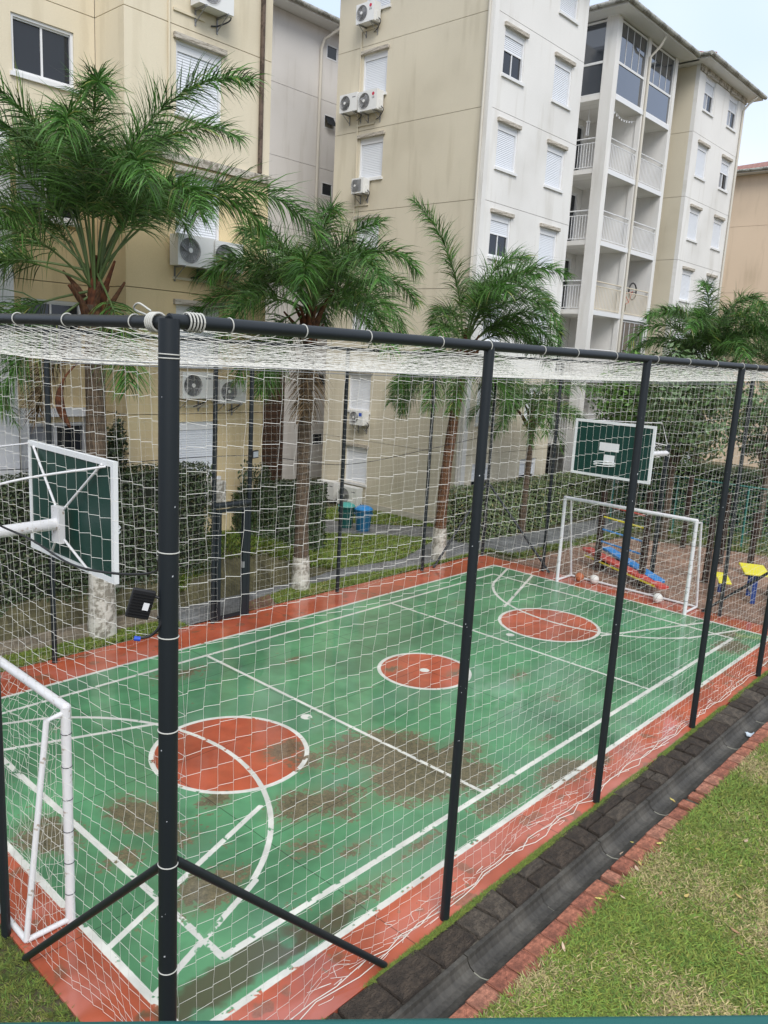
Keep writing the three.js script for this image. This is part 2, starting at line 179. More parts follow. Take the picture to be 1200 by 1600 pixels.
function courtColour(x, z, px) {
  const inGreen = x > 2.98 && x < 16.85 && z > -11.22 && z < -4.38;
  const n1 = ff(x * 1.1 + 3, z * 1.1 + 40), n2 = ff(x * 6 + 9, z * 6 + 70), n3 = ff(x * 26, z * 26 + 90), n4 = vnoise(x * 90, z * 90);
  let c;
  const dc = hyp(x - 9.98, z + 7.87), d1 = hyp(x - 5.88, z + 7.77), d2 = hyp(x - 13.84, z + 7.77);
  if (inGreen && dc > 0.77 && d1 > 1.0 && d2 > 1.0) { const k = 0.95 + (n1 - 0.5) * 0.5 + (n2 - 0.5) * 0.22; c = [88 * k, 145 * k, 101 * k]; const pale = smooth(0.5, 0.75, ff(x * 0.7 + 11, z * 1.6 + 5)) * 0.45; c = [mix(c[0], 104, pale), mix(c[1], 143, pale), mix(c[2], 116, pale)]; }
  else { const k = 0.92 + (n1 - 0.5) * 0.36 + (n2 - 0.5) * 0.2; c = [189 * k, 91 * k, 60 * k]; if (!inGreen) { const pk = smooth(0.56, 0.76, ff(x * 0.9 + 30, z * 2 + 3)) * 0.6; c = [mix(c[0], 196, pk), mix(c[1], 120, pk), mix(c[2], 108, pk)]; } }
  // worn through to the bare slab
  let w = 0; for (let k = 0; k < STAIN.length; k++) { const S = STAIN[k], a = (x - S[0]) / S[2], b = (z - S[1]) / S[3], q = a * a + b * b; if (q < 1.6) w = Math.max(w, S[4] * (1.25 - Math.sqrt(q))); }
  const worn = smooth(0.40, 0.53, w * 0.78 + (n2 - 0.5) * 0.55 + (n3 - 0.5) * 0.75 + (n4 - 0.5) * 0.12 + (n1 - 0.5) * 0.3);
  const damp = smooth(0.15, 0.8, w + (n1 - 0.5) * 0.9) * 0.38; c = [mix(c[0], 124, damp), mix(c[1], 112, damp), mix(c[2], 82, damp)];
  let small = smooth(0.735, 0.77, n2 * 0.5 + n3 * 0.5 + (x < 10 ? 0.03 : -0.03)) * 0.75;
  if (!inGreen) small = Math.max(small, smooth(0.66, 0.74, ff(x * 5 + 60, z * 5)) * 0.5);
  const bare = Math.max(worn, small); const kb = 0.85 + (n3 - 0.5) * 0.5 + (n4 - 0.5) * 0.3;
  c = [mix(c[0], 122 * kb, bare * 0.85), mix(c[1], 105 * kb, bare * 0.85), mix(c[2], 80 * kb, bare * 0.85)];
  for (const [sx, sz, rx, rz] of DARKST) { const q = hyp((x - sx) / rx, (z - sz) / rz); const k = smooth(0.1, 0.4, 1 - q + (n2 - 0.5) * 0.8) * 0.85; if (z > -4.89 && z < -4.38) c = [mix(c[0], 80, k), mix(c[1], 74, k), mix(c[2], 52, k)]; else c = [mix(c[0], 130, k * 0.45), mix(c[1], 100, k * 0.45), mix(c[2], 80, k * 0.45)]; }
  // slab joints and cracks
  for (const jx of [5.0, 7.5, 10.0, 12.5, 15.0]) { const d = Math.abs(x - jx - (vnoise(z * 3, jx) - 0.5) * 0.012); if (d < 0.008) { const k = 0.5 * (1 - d / 0.008); c = [c[0] * (1 - k), c[1] * (1 - k), c[2] * (1 - k)]; } }
  for (const jz of [-9.95, -7.95, -5.95]) { const d = Math.abs(z - jz - (vnoise(x * 3, jz) - 0.5) * 0.012); if (d < 0.008) { const k = 0.45 * (1 - d / 0.008); c = [c[0] * (1 - k), c[1] * (1 - k), c[2] * (1 - k)]; } }
  let line = 0;
  for (let q = 0; q < LN.length; q++) {
    const L = LN[q]; let d, h;
    if (L[0] === 0) { const x0 = L[1], z0 = L[2], x1 = L[3], z1 = L[4]; h = L[5]; if (x < Math.min(x0, x1) - 0.06 || x > Math.max(x0, x1) + 0.06 || z < Math.min(z0, z1) - 0.06 || z > Math.max(z0, z1) + 0.06) continue; const dx = x1 - x0, dz = z1 - z0, t = clamp(((x - x0) * dx + (z - z0) * dz) / (dx * dx + dz * dz), 0, 1); d = hyp(x - x0 - dx * t, z - z0 - dz * t); }
    else { h = L[6]; d = Math.abs(hyp(x - L[1], z - L[2]) - L[3]); if (d > 0.06) continue; let an = Math.atan2(z - L[2], x - L[1]); if (L[5] > Math.PI && L[4] > 0 && an < 0) an += 2 * Math.PI; if (an < L[4] || an > L[5]) continue; }
    line = Math.max(line, 1 - smooth(h - px * 0.6, h + px * 0.6, d + (n3 - 0.5) * 0.006));
  }
  for (const [a, b, r] of DOTS) line = Math.max(line, 1 - smooth(r - px, r + px, hyp(x - a, z - b) + (n3 - 0.5) * 0.02));
  if (line > 0) { const chip = smooth(0.70, 0.76, ff(x * 13 + 5, z * 13 + 31) + worn * 0.07 + (x < 8 ? 0.015 : -0.02));
  line *= 1 - chip * 0.9; }
  const kl = 0.95 + (n2 - 0.5) * 0.22;
  return [mix(c[0], 226 * kl, line), mix(c[1], 224 * kl, line), mix(c[2], 213 * kl, line)];
}
function courtRough(x, z) { // how wet the slab is: standing water, damp film, drier paint
  const a = ff(x * 0.8 + 7, z * 0.8 + 2), b = ff(x * 7, z * 7 + 50); let r = 0.06 + smooth(0.42, 0.68, a) * 0.12 + (b - 0.5) * 0.06;
  const pud = Math.max(1.2 - hyp((x - 11.6) / 1.5, (z + 4.1) / 0.3), 1.1 - hyp((x - 4.5) / 0.8, (z + 4.3) / 0.4), 1 - hyp((x - 10.5) / 1.3, (z + 6.4) / 0.7), 1 - hyp((x - 7.5) / 1.2, (z + 9.6) / 0.6));
  r = mix(r, 0.03, smooth(0.15, 0.4, pud + (a - 0.5) * 0.9)); return clamp(r, 0.03, 0.6);
}
function courtHalf(x0, x1, W, Hh) {
  const map = dataTex(W, Hh, (i, j) => courtColour(x0 + (i + 0.5) / W * (x1 - x0), CZ1 - (j + 0.5) / Hh * (CZ1 - CZ0), (x1 - x0) / W * 1.2), true); map.wrapS = map.wrapT = THREE.ClampToEdgeWrapping;
  const rw = 512, rh = 512, rm = dataTex(rw, rh, (i, j) => { const v = courtRough(x0 + (i + 0.5) / rw * (x1 - x0), CZ1 - (j + 0.5) / rh * (CZ1 - CZ0)) * 255; return [v, v, v]; }, false); rm.wrapS = rm.wrapT = THREE.ClampToEdgeWrapping;
  const m = new THREE.MeshPhysicalMaterial({ map, roughness: 0.55, clearcoat: 1, clearcoatRoughness: 1, clearcoatRoughnessMap: rm, ior: 1.4, bumpMap: fineBump, bumpScale: 0.0003 });
  const g = new GB().box(x0, x1, -0.25, 0, CZ0, CZ1).build(); const p = g.attributes.position, u = g.attributes.uv;
  for (let k = 0; k < p.count; k++) u.setXY(k, (p.getX(k) - x0) / (x1 - x0), (CZ1 - p.getZ(k)) / (CZ1 - CZ0));
  return struct('court_floor', g, m);
}
courtHalf(CX0, 8.3, 1536, 2048); courtHalf(8.3, CX1, 1536, 1400);
console.log('court');

// ------------------------------------------------------------------ ground around
const hgt = (x, z) => 1.05 * smooth(-12.95, -14.35, z) * (1 - smooth(10.5, 14.5, x));
{ // one sheet to the horizon, finer near the court, a hole where court, kerb and drain lie
  const xs = [], zs = []; for (let x = -240; x <= 240;) { xs.push(x); x += (x > -6 && x < 26) ? 0.5 : (x > -30 && x < 60 ? 3 : 30); } for (let z = -240; z <= 240;) { zs.push(z); z += (z > -20 && z < 3) ? 0.35 : (z > -60 && z < 30 ? 3 : 30); }
  const snap = (a, v) => { let b = 0; a.forEach((q, k) => { if (Math.abs(q - v) < Math.abs(a[b] - v)) b = k; }); a[b] = v; return b; };
  const ia = snap(xs, CX0), ib = snap(xs, CX1), ja = snap(zs, CZ0), jb = snap(zs, -2.88); const ic = snap(xs, -1.5), id = snap(xs, 24.5), je = snap(zs, -3.8);
  const g = new GB();
  for (const z of zs) for (const x of xs) { const y = -0.03 + hgt(x, z) + (vnoise(x * 0.8, z * 0.8) - 0.5) * 0.03; g.v(x, y, z, 0, 1, 0, x, -z); }
  const W = xs.length;
  for (let j = 0; j < zs.length - 1; j++) for (let i = 0; i < W - 1; i++) { if (i >= ia && i < ib && j >= ja && j < jb) continue; if (i >= ic && i < id && j >= je && j < jb) continue; const k = j * W + i; g.i.push(k, k + W, k + 1, k + 1, k + W, k + W + 1); }
  const geo = g.build(); geo.computeVertexNormals(); struct('lawn_ground', geo, M.soil);
}
const pxPoly = (a) => a.map(([x, y]) => { const p = gnd(x, y); return [p.x, p.z]; });
const PATHS = [[[8.2, -12.2], [8.0, -13.1], [9.8, -13.75], [11.3, -13.75], [13.4, -13.3], [15.3, -13.05], [17.6, -13.9], [20, -12.9], [26, -12.6], [26, -11.3], [18.2, -11.6], [18.2, -12.35], [15.3, -12.3], [13.2, -12.75], [11.2, -12.85], [9.9, -12.6], [9.6, -12.2]], [[14.9, -18.2], [15.4, -16.6], [17.3, -14.9], [18.0, -13.8], [19.4, -13.6], [19.0, -15.2], [17.4, -16.8], [16.6, -18.6]], [[-6, -14.3], [-6, -13.0], [3, -12.85], [6.2, -12.75], [8.0, -12.7], [8.1, -13.1], [6.5, -13.4], [3, -13.6]]];
const onPath = (x, z) => PATHS.some((P) => { let c = false; for (let i = 0, j = P.length - 1; i < P.length; j = i++) if ((P[i][1] > z) !== (P[j][1] > z) && x < (P[j][0] - P[i][0]) * (z - P[i][1]) / (P[j][1] - P[i][1]) + P[i][0]) c = !c; return c; });
struct('footpath', polyG(PATHS[0], 0.012), M.path);
struct('footpath', polyG(PATHS[1], 0.014), M.path);
struct('paved_strip', polyG([[9.6, -12.18], [9.9, -12.6], [10.6, -12.75], [10.3, -12.18]], 0.017), M.pathRed);
struct('dirt_path', polyG(PATHS[2], 0.09, 0.2), M.dirt);
struct('playground_sand', polyG([[17.54, -11.2], [17.54, -3.9], [18.5, -2.6], [24, -2.6], [24.5, -7], [23.2, -10.6], [21, -11.0]], 0.015), M.sand);

// ------------------------------------------------------------------ kerb stones, drain and brick edging
{
  const r = rngOf(5), k = thing('stone_kerb', 'dark weathered stone kerb along the foot of the court net', 'kerb', [8, 0, -3.6]); const off = [-8, 0, 3.6];
  mesh('mortar_bed', boxG(-1 + off[0], 24 + off[0], -0.35, -0.035, -3.795 + off[2], -3.475 + off[2]), M.mortar, k);
  for (let x = 1.2; x < 20;) {
    const L = 0.22 + r() * 0.36, split = r() < 0.25, parts = split ? [[-3.785, -3.65], [-3.638, -3.475]] : [[-3.785, -3.475]];
    for (const [za, zb] of parts) { const g = new RoundedBoxGeometry(L - 0.018, 0.16, zb - za, 1, 0.018); const p = g.attributes.position, cx = x + L / 2, cz = (za + zb) / 2; for (let q = 0; q < p.count; q++) { const nx = p.getX(q), nz = p.getZ(q); p.setXYZ(q, nx + (vnoise(cx * 7 + nx * 9, nz * 9) - 0.5) * 0.05, p.getY(q) + (vnoise(cx * 3 + nx * 5, nz * 7 + 20) - 0.5) * 0.035, nz + (vnoise(nx * 9 + 40, cx * 5) - 0.5) * 0.03); } g.computeVertexNormals(); const o = mesh('kerb_stone', g, r() < 0.3 ? M.kerb2 : M.kerb, k); o.position.set(cx + off[0], -0.072 + (r() - 0.5) * 0.014, cz + off[2]); o.rotation.set((r() - 0.5) * 0.03, (r() - 0.5) * 0.03, 0); }
    x += L;
  }
  const d = thing('drain_channel', 'grey concrete drain channel between dark kerb and red brick edging', 'drain', [8, 0, -3.28]);
  for (let s = 0; s < 19; s++) { // cast lengths, each with a lip
    const x0 = -1 + s * 1.25 - 8, x1 = x0 + 1.24, g = new GB(); const prof = [[-3.47, -0.3], [-3.47, -0.03], [-3.425, -0.03], [-3.415, -0.07], [-3.385, -0.115], [-3.33, -0.14], [-3.27, -0.145], [-3.20, -0.125], [-3.155, -0.085], [-3.133, -0.05], [-3.133, -0.3]];
    const P = (x, q) => V(x, q[1] + (s % 3 - 1) * 0.003, q[0] + 3.28);
    for (let a = 0; a < 5; a++) for (let q = 0; q < prof.length - 1; q++) g.quad(P(mix(x0, x1, a / 5), prof[q]), P(mix(x0, x1, (a + 1) / 5), prof[q]), P(mix(x0, x1, (a + 1) / 5), prof[q + 1]), P(mix(x0, x1, a / 5), prof[q + 1]));
    const geo = g.build(); const u = geo.attributes.uv, p = geo.attributes.position; for (let q = 0; q < p.count; q++) u.setXY(q, p.getX(q), p.getZ(q) + p.getY(q)); mesh('channel_length', geo, M.drain, d);
  }
  const b = thing('brick_edging', 'single row of red bricks edging the lawn beside the drain', 'edging', [8, 0, -3.0]); const r2 = rngOf(8);
  const bg = [0, 1, 2].map((q) => { const g = new RoundedBoxGeometry(0.278, 0.1, 0.245, 1, 0.008); const p = g.attributes.position; for (let t = 0; t < p.count; t++) p.setXYZ(t, p.getX(t) + (vnoise(t * 3.1, q * 9) - 0.5) * 0.008, p.getY(t) + (vnoise(t * 2.3, q * 5 + 3) - 0.5) * 0.008, p.getZ(t) + (vnoise(t * 1.7, q * 7 + 9) - 0.5) * 0.008); g.computeVertexNormals(); return g; });
  mesh('mortar_bed', boxG(-9.4, 12, -0.3, -0.045, -0.125, 0.125), M.mortar, b);
  for (let x = -1.2; x < 19.5; x += 0.286) { const q = Math.floor(r2() * 3), o = mesh('brick', bg[q], [M.brickA, M.brickB, M.brickC][Math.floor(r2() * 3)], b); o.position.set(x + 0.143 - 8, -0.052 + (r2() - 0.5) * 0.010, (r2() - 0.5) * 0.014); o.rotation.set((r2() - 0.5) * 0.04, (r2() - 0.5) * 0.03, (r2() - 0.5) * 0.03); if (r2() < 0.06) o.scale.x = 0.6; }
}
// ------------------------------------------------------------------ buildings
const FL = [2.31, 4.80, 7.29, 9.78, 12.27, 14.76, 17.25];
const shutterG = (w, h) => { const g = new GB(), n = Math.max(3, Math.round(h / 0.05)), s = h / n; for (let k = 0; k < n; k++) { const y = k * s, a = V(-w / 2, y, 0.012), b = V(w / 2, y, 0.012), c = V(w / 2, y + s * 0.86, 0.004), d = V(-w / 2, y + s * 0.86, 0.004), e = V(w / 2, y + s, -0.006), f = V(-w / 2, y + s, -0.006); g.quad(a, b, c, d); g.quad(d, c, e, f); g.quad(V(-w / 2, y, -0.006), V(w / 2, y, -0.006), b, a); } return g.build(); };
const winCache = new Map();
function winGeos(w, h, kind) {
  const key = [w.toFixed(2), h.toFixed(2), kind].join(); if (winCache.has(key)) return winCache.get(key);
  const o = {}, f = 0.05, fr = new GB(); const F = (a, b, c, d, z0 = -0.13, z1 = -0.035) => fr.box(a, b, c, d, z0, z1);
  F(-w / 2, -w / 2 + f, 0, h); F(w / 2 - f, w / 2, 0, h); F(-w / 2 + f, w / 2 - f, 0, f); F(-w / 2 + f, w / 2 - f, h - f, h);
  const iw = w - 2 * f, gl = kind === 'glass' ? h - 2 * f : kind === 'half' ? h * 0.52 : 0;
  if (kind !== 'glass') { const bx = 0.13; fr.box(-iw / 2, iw / 2, h - f - bx, h - f, -0.13, -0.05); o.shutter = shutterG(iw - 0.01, h - 2 * f - bx - gl).translate(0, f + gl, -0.085); }
  if (gl) { o.pane = new GB().box(-iw / 2, -0.018, f, f + gl, -0.115, -0.105).build(); o.pane2 = new GB().box(0.018, iw / 2, f, f + gl, -0.105, -0.098).build(); fr.box(-0.018, 0.018, f, f + gl, -0.125, -0.08); fr.box(-iw / 2, iw / 2, f + 0.0005, f + 0.03, -0.097, -0.07); fr.box(-iw / 2, iw / 2, f + gl - 0.03, f + gl - 0.0005, -0.097, -0.07); }
  o.frame = fr.build(); o.sill = new GB().box(-w / 2 - 0.05, w / 2 + 0.05, -0.075, -0.002, -0.12, 0.06).build();
  const li = new RoundedBoxGeometry(w + 0.14, 0.11, 0.16, 1, 0.012); o.lintel = li.translate(0, h + 0.06, 0.0); winCache.set(key, o); return o;
}
function win(b, L, u, y, w, h, kind = 'closed', o = {}) { // window centred on u, sill at y, in the facade frame L
  const g = winGeos(w, h, kind), p = L.pt(u, y); const gr = sub('window', b, [p.x - b.position.x, p.y - b.position.y, p.z - b.position.z], L.turn);
  mesh('frame', g.frame, M.white, gr); if (g.shutter) mesh('shutter', g.shutter, M.shutter, gr); if (g.pane) { mesh('pane', g.pane, o.curtain ? M.curtain : M.glass, gr); mesh('pane', g.pane2, M.glass, gr); }
  mesh('sill', g.sill, o.white ? M.white : M.trim, gr); if (!o.noLintel) mesh('lintel', g.lintel, M.lintel, gr);
}
function frame2(ox, oz, turn) { const c = Math.cos(turn), s = Math.sin(turn); return { turn, pt: (u, y, n = 0) => V(ox + u * c + n * s, y, oz - u * s + n * c) }; }
function facade(b, L, len, levels, holes, mats, T = 0.17, u0 = 0) { // one panel a storey, open joints between
  levels.forEach(([ya, yb], k) => {
    const s = new THREE.Shape([new THREE.Vector2(u0, ya + 0.007), new THREE.Vector2(len, ya + 0.007), new THREE.Vector2(len, yb - 0.007), new THREE.Vector2(u0, yb - 0.007)]);
    for (const [u, y, w, h] of holes) if (y > ya && y + h < yb) s.holes.push(new THREE.Path([new THREE.Vector2(u - w / 2, y), new THREE.Vector2(u - w / 2, y + h), new THREE.Vector2(u + w / 2, y + h), new THREE.Vector2(u + w / 2, y)]));
    const g = new THREE.ExtrudeGeometry(s, { depth: T, bevelEnabled: false }); g.translate(0, 0, -T);
    const o = mesh('wall_panel', g, Array.isArray(mats) ? mats[k] : mats, b); const p = L.pt(0, 0); o.position.set(p.x - b.position.x, -b.position.y, p.z - b.position.z); o.rotation.y = L.turn;
  });
}
const pipeG = (pts, r = 0.045) => new GB().tube(pts, r, 8).build();
const lv = (a) => a.slice(0, -1).map((y, k) => [y, a[k + 1]]);
const rel = (b, g) => g.translate(-b.position.x, -b.position.y, -b.position.z);
function eave(b, x0, x1, z0, z1, y, over = 0.6) { // soffit slab, fascia gutter on two sides, tiled hip roof
  mesh('soffit', rel(b, boxG(x0 - over, x1 + over, y, y + 0.1, z0 - over, z1 + over)), M.trim, b);
  const g = new GB(); const q = 0.07, Y = y + 0.12; g.tube([V(x0 - over - q, Y, z1 + over + q), V(x1 + over + q, Y, z1 + over + q)], 0.085, 8).tube([V(x0 - over - q, Y, z1 + over + q), V(x0 - over - q, Y, z0 - over)], 0.085, 8); mesh('gutter', rel(b, g.build()), M.gutter, b);
  const t = new GB(), X0 = x0 - over + 0.06, X1 = x1 + over - 0.06, Z0 = z0 - over, Z1 = z1 + over - 0.06, hh = Math.min((X1 - X0), (Z1 - Z0)) / 2, ry = Y + 0.02 + hh * 0.30; const a = V(X0, Y + 0.02, Z1), c = V(X1, Y + 0.02, Z1), d = V(X1, Y + 0.02, Z0), e = V(X0, Y + 0.02, Z0); const wide = X1 - X0 > Z1 - Z0; const r1 = wide ? V(X0 + hh, ry, (Z0 + Z1) / 2) : V((X0 + X1) / 2, ry, Z1 - hh), r2 = wide ? V(X1 - hh, ry, (Z0 + Z1) / 2) : V((X0 + X1) / 2, ry, Z0 + hh);
  const tri = (A, B, C) => { const n = V().crossVectors(V().subVectors(B, A), V().subVectors(C, A)).normalize(); const k = t.v(A.x, A.y, A.z, n.x, n.y, n.z, A.x, A.z); t.v(B.x, B.y, B.z, n.x, n.y, n.z, B.x, B.z); t.v(C.x, C.y, C.z, n.x, n.y, n.z, C.x, C.z); t.i.push(k, k + 1, k + 2); };
  if (wide) { tri(a, c, r2); tri(a, r2, r1); tri(e, a, r1); tri(c, d, r2); tri(d, e, r1); tri(d, r1, r2); } else { tri(a, c, r1); tri(e, a, r1); tri(e, r1, r2); tri(c, d, r2); tri(c, r2, r1); tri(d, e, r2); }
  t.quad(a, V(X0, Y - 0.02, Z1), V(X0, Y - 0.02, Z0), e).quad(V(X0, Y - 0.02, Z1), V(X1, Y - 0.02, Z1), c, a); const roof = mesh('roof', rel(b, t.build()), M.tile, b);
  const tl = new GB(); const lay = (from, to, up, n) => { for (let k = 0; k < n; k++) { const p = V().lerpVectors(from, to, (k + 0.5) / n); const u2 = p.clone().addScaledVector(up, 0.9); tl.tube([p.clone().add(V(0, 0.01, 0)), u2.add(V(0, 0.01, 0))], 0.06, 6); } };
  lay(a, c, V(0, 0.305, -0.95), Math.round((X1 - X0) / 0.22)); lay(e, a, V(0.95, 0.305, 0), Math.round((Z1 - Z0) / 0.22)); const tm = mesh('eave_tiles', rel(b, tl.build()), M.tile, roof); tm.userData = { kind: 'stuff' };
}
function railing(b, name, p0, p1, h, mat) { // top and bottom rails with single balusters
  const gr = sub(name, b, [p0.x - b.position.x, p0.y - b.position.y, p0.z - b.position.z]); const d = V().subVectors(p1, p0), n = Math.max(2, Math.round(d.length() / 0.115)); const g = new GB(), a = V(0, 0, 0);
  for (const [y, r] of [[h, 0.024], [h - 0.17, 0.016], [0.07, 0.016]]) g.bar(V(0, y, 0), V(d.x, y, d.z), r, 6); mesh('rail', g, mat, gr);
  const bg = railing.g || (railing.g = barG(V(0, 0.07, 0), V(0, 0.9, 0), 0.012, 5)); for (let k = 0; k <= n; k++) { const o = mesh('baluster', bg, mat, gr); o.position.set(d.x * k / n, 0, d.z * k / n); }
}
// --- the large block: two wings, a recessed balcony bay between
const bB = thing('apartment_building', 'tall beige and white apartment block with stacked balconies between two shuttered wings', 'building', [19.5, 0, -14.47]);
{
  const b = bB, levels = [[-0.2, 2.31], ...lv(FL)], wy = (k) => FL[k] - 1.49 + 0.0; // sill of the window under joint k
  const L1 = frame2(19.5, -20.7, -Math.PI / 2), holes1 = []; // left flank, u runs towards +z
  for (let k = 0; k < 7; k++) holes1.push([1.70, FL[k] - 1.50, 1.04, 1.25]);
  facade(b, L1, 6.23 - 0.17, levels, holes1, M.wallBeige); holes1.forEach(([u, y, w, h], k) => win(b, L1, u, y, w, h, 'closed'));
  const L2 = frame2(19.5, -14.47, 0), holes2 = []; for (let k = 0; k < 7; k++) for (const u of [1.06, 3.77]) holes2.push([u, FL[k] - 1.52, 1.04, 1.22]);
  facade(b, L2, 4.95, levels, holes2, [M.wallBeige, M.wallBeige, ...Array(5).fill(M.wallWhite)]);
  const kinds = { '6,0': 'closed', '5,0': 'half', '3,0': 'half', '0,0': 'half', '0,1': 'half' };
  holes2.forEach(([u, y, w, h], q) => { const k = q >> 1; win(b, L2, u, y, w, h, kinds[k + ',' + (q & 1)] || 'closed', { white: k < 1, noLintel: k < 1 }); });
  const L3 = frame2(33.42, -14.47, 0), holes3 = []; for (let k = 0; k < 7; k++) for (const u of [1.16, 3.83]) holes3.push([u, FL[k] - 1.56 + (k === 6 ? 0.05 : 0), 1.04, 1.25]);
  facade(b, L3, 5.2, levels, holes3, M.wallWhite); holes3.forEach(([u, y, w, h], q) => win(b, L3, u, y, w, h, ['6,0', '6,1', '5,1', '2,0'].includes((q >> 1) + ',' + (q & 1)) ? 'half' : 'closed', { curtain: true }));
  const L4 = frame2(33.42, -17.2, -Math.PI / 2); facade(b, L4, 2.73 - 0.17, levels, [], M.wallBeige);
  const L5 = frame2(24.45, -14.47, Math.PI / 2); facade(b, L5, 2.7, levels, [], M.wallWhite, 0.17, 0.17);
  // solid bodies behind the panels
  mesh('wall_core', rel(b, boxG(19.68, 24.27, -0.2, 17.25, -20.7, -14.65)), M.core, b); mesh('wall_core', rel(b, boxG(33.6, 38.6, -0.2, 17.25, -22, -14.65)), M.core, b); mesh('wall_core', rel(b, boxG(24.28, 33.59, -0.2, 17.25, -22, -17.38)), M.core, b);
  const L6 = frame2(24.27, -17.2, 0), doors = []; for (let k = 0; k < 7; k++) { const y = k ? FL[k - 1] + 0.08 : 0.1; doors.push([4.45, y, 1.7, 2.05], [7.3, y + 0.85, 1.0, 1.2]); }
  facade(b, L6, 9.3, levels, doors, M.wallWhite); doors.forEach(([u, y, w, h], q) => win(b, L6, u, y, w, h, 'glass', { noLintel: true, curtain: (q % 4) < 2 }));
  // balcony bays
  const X = [27.4, 29.95, 32.4], zF = -15.0;
  mesh('column', rel(b, boxG(27.4, 27.72, -0.2, 17.25, -15.45, zF)), M.wallWhite, b); mesh('column', rel(b, boxG(29.83, 30.07, -0.2, 17.25, -15.2, zF)), M.wallWhite, b); mesh('column', rel(b, boxG(32.25, 32.5, -0.2, 17.25, -17.19, zF)), M.wallWhite, b); mesh('divider_wall', rel(b, boxG(29.88, 30.02, -0.2, 17.25, -17.19, -15.2)), M.wallWhite, b);
  for (let k = 0; k < 6; k++) mesh('balcony_slab', rel(b, boxG(27.43, 32.48, FL[k] - 0.16, FL[k], -17.19, zF - 0.03)), M.wallWhite, b), mesh('slab_edge', rel(b, boxG(27.72, 32.25, FL[k] - 0.17, FL[k] - 0.005, zF - 0.03, zF + 0.02)), M.white, b);
  for (let k = 0; k < 5; k++) { const y = FL[k];
    railing(b, 'railing', V(27.74, y, zF - 0.06), V(29.82, y, zF - 0.06), 1.05, k === 2 ? M.railBeige : M.white); if (k !== 1) railing(b, 'railing', V(30.08, y, zF - 0.06), V(32.24, y, zF - 0.06), 1.05, k === 2 || k === 1 ? M.railBeige : M.white); railing(b, 'railing', V(27.47, y, -17.15), V(27.47, y, -15.47), 1.05, M.white); }
  const glaze = (name, p0, p1, y0, y1, n, mid) => { const d = V().subVectors(p1, p0), len = d.length(), gr = sub(name, b, [p0.x - b.position.x, -b.position.y, p0.z - b.position.z], Math.atan2(-d.z, d.x)); const f = new GB(); f.box(0, len, y0, y0 + 0.05, -0.03, 0.03).box(0, len, y1 - 0.07, y1, -0.03, 0.03).box(0, len, mid - 0.06, mid + 0.02, -0.035, 0.035).box(-0.02, 0.012, y0, y1, -0.029, 0.029).box(len - 0.012, len + 0.02, y0, y1, -0.029, 0.029); for (let k = 1; k < n; k++) f.box(len * k / n - 0.012, len * k / n + 0.012, mid + 0.02, y1 - 0.07, -0.02, 0.02); mesh('frame', f, M.trim, gr); for (let k = 0; k < n; k++) { const o = mesh('pane', boxG(len * k / n + 0.013, len * (k + 1) / n - 0.013, mid + 0.02, y1 - 0.07, -0.006, 0.006), M.tint, gr); o.rotation.y = 0; } mesh('pane', boxG(0.01, len - 0.01, y0 + 0.05, mid - 0.06, -0.008, 0.008), M.tint, gr); };
  glaze('balcony_glazing', V(27.74, 0, zF - 0.08), V(29.82, 0, zF - 0.08), 14.77, 17.2, 4, 15.85); glaze('balcony_glazing', V(30.08, 0, zF - 0.08), V(32.24, 0, zF - 0.08), 14.77, 17.2, 4, 15.85); glaze('balcony_glazing', V(27.47, 0, -17.15), V(27.47, 0, -15.47), 14.77, 17.2, 2, 15.85); glaze('balcony_glazing', V(30.08, 0, zF - 0.08), V(32.24, 0, zF - 0.08), 4.81, 7.1, 5, 5.0);
  eave(b, 27.4, 32.4, -17.1, -15.0, 17.25, 0.62); eave(b, 33.42, 38.6, -22, -14.47, 17.25, 0.55); eave(b, 19.5, 24.45, -20.7, -14.47, 17.25, 0.55);
  mesh('cornice', rel(b, boxG(33.40, 38.62, 17.02, 17.25, -14.48, -14.42)), M.lintel, b);
  mesh('downpipe', rel(b, pipeG([V(30.0, 17.2, -14.45), V(29.97, 16.9, -14.6), V(29.95, 16.6, zF + 0.06), V(29.95, 0, zF + 0.06)], 0.05)), M.pipe, b); mesh('downpipe', rel(b, pipeG([V(38.4, 17.2, -13.9), V(38.3, 16.95, -14.2), V(38.3, 16.7, -14.4), V(38.3, 0, -14.4)], 0.05)), M.pipe, b);
  mesh('downpipe', rel(b, pipeG([V(19.43, 17.2, -14.62), V(19.43, 0, -14.62)], 0.04)), M.pipe, b); mesh('corner_trim', rel(b, boxG(19.47, 19.67, 0, 17.25, -14.64, -14.455)), M.wallWhite, b);
  // pipe chases along the left flank, from condenser to condenser
  for (const [y0, y1] of [[9.2, 15.2], [12.6, 12.62]]) if (y1 - y0 > 1) mesh('pipe_cover', rel(b, boxG(19.46, 19.497, y0, y1, -19.66, -19.61)), M.wallBeige, b);
  for (const [y, z0, z1] of [[15.2, -19.61, -18.9], [12.4, -19.61, -18.9], [9.95, -19.61, -19.0]]) mesh('pipe_cover', rel(b, boxG(19.46, 19.497, y, y + 0.05, z0, z1)), M.wallBeige, b);
  mesh('plinth', rel(b, boxG(19.47, 19.52, -0.15, 0.2, -20.7, -14.5)), M.core, b);
}
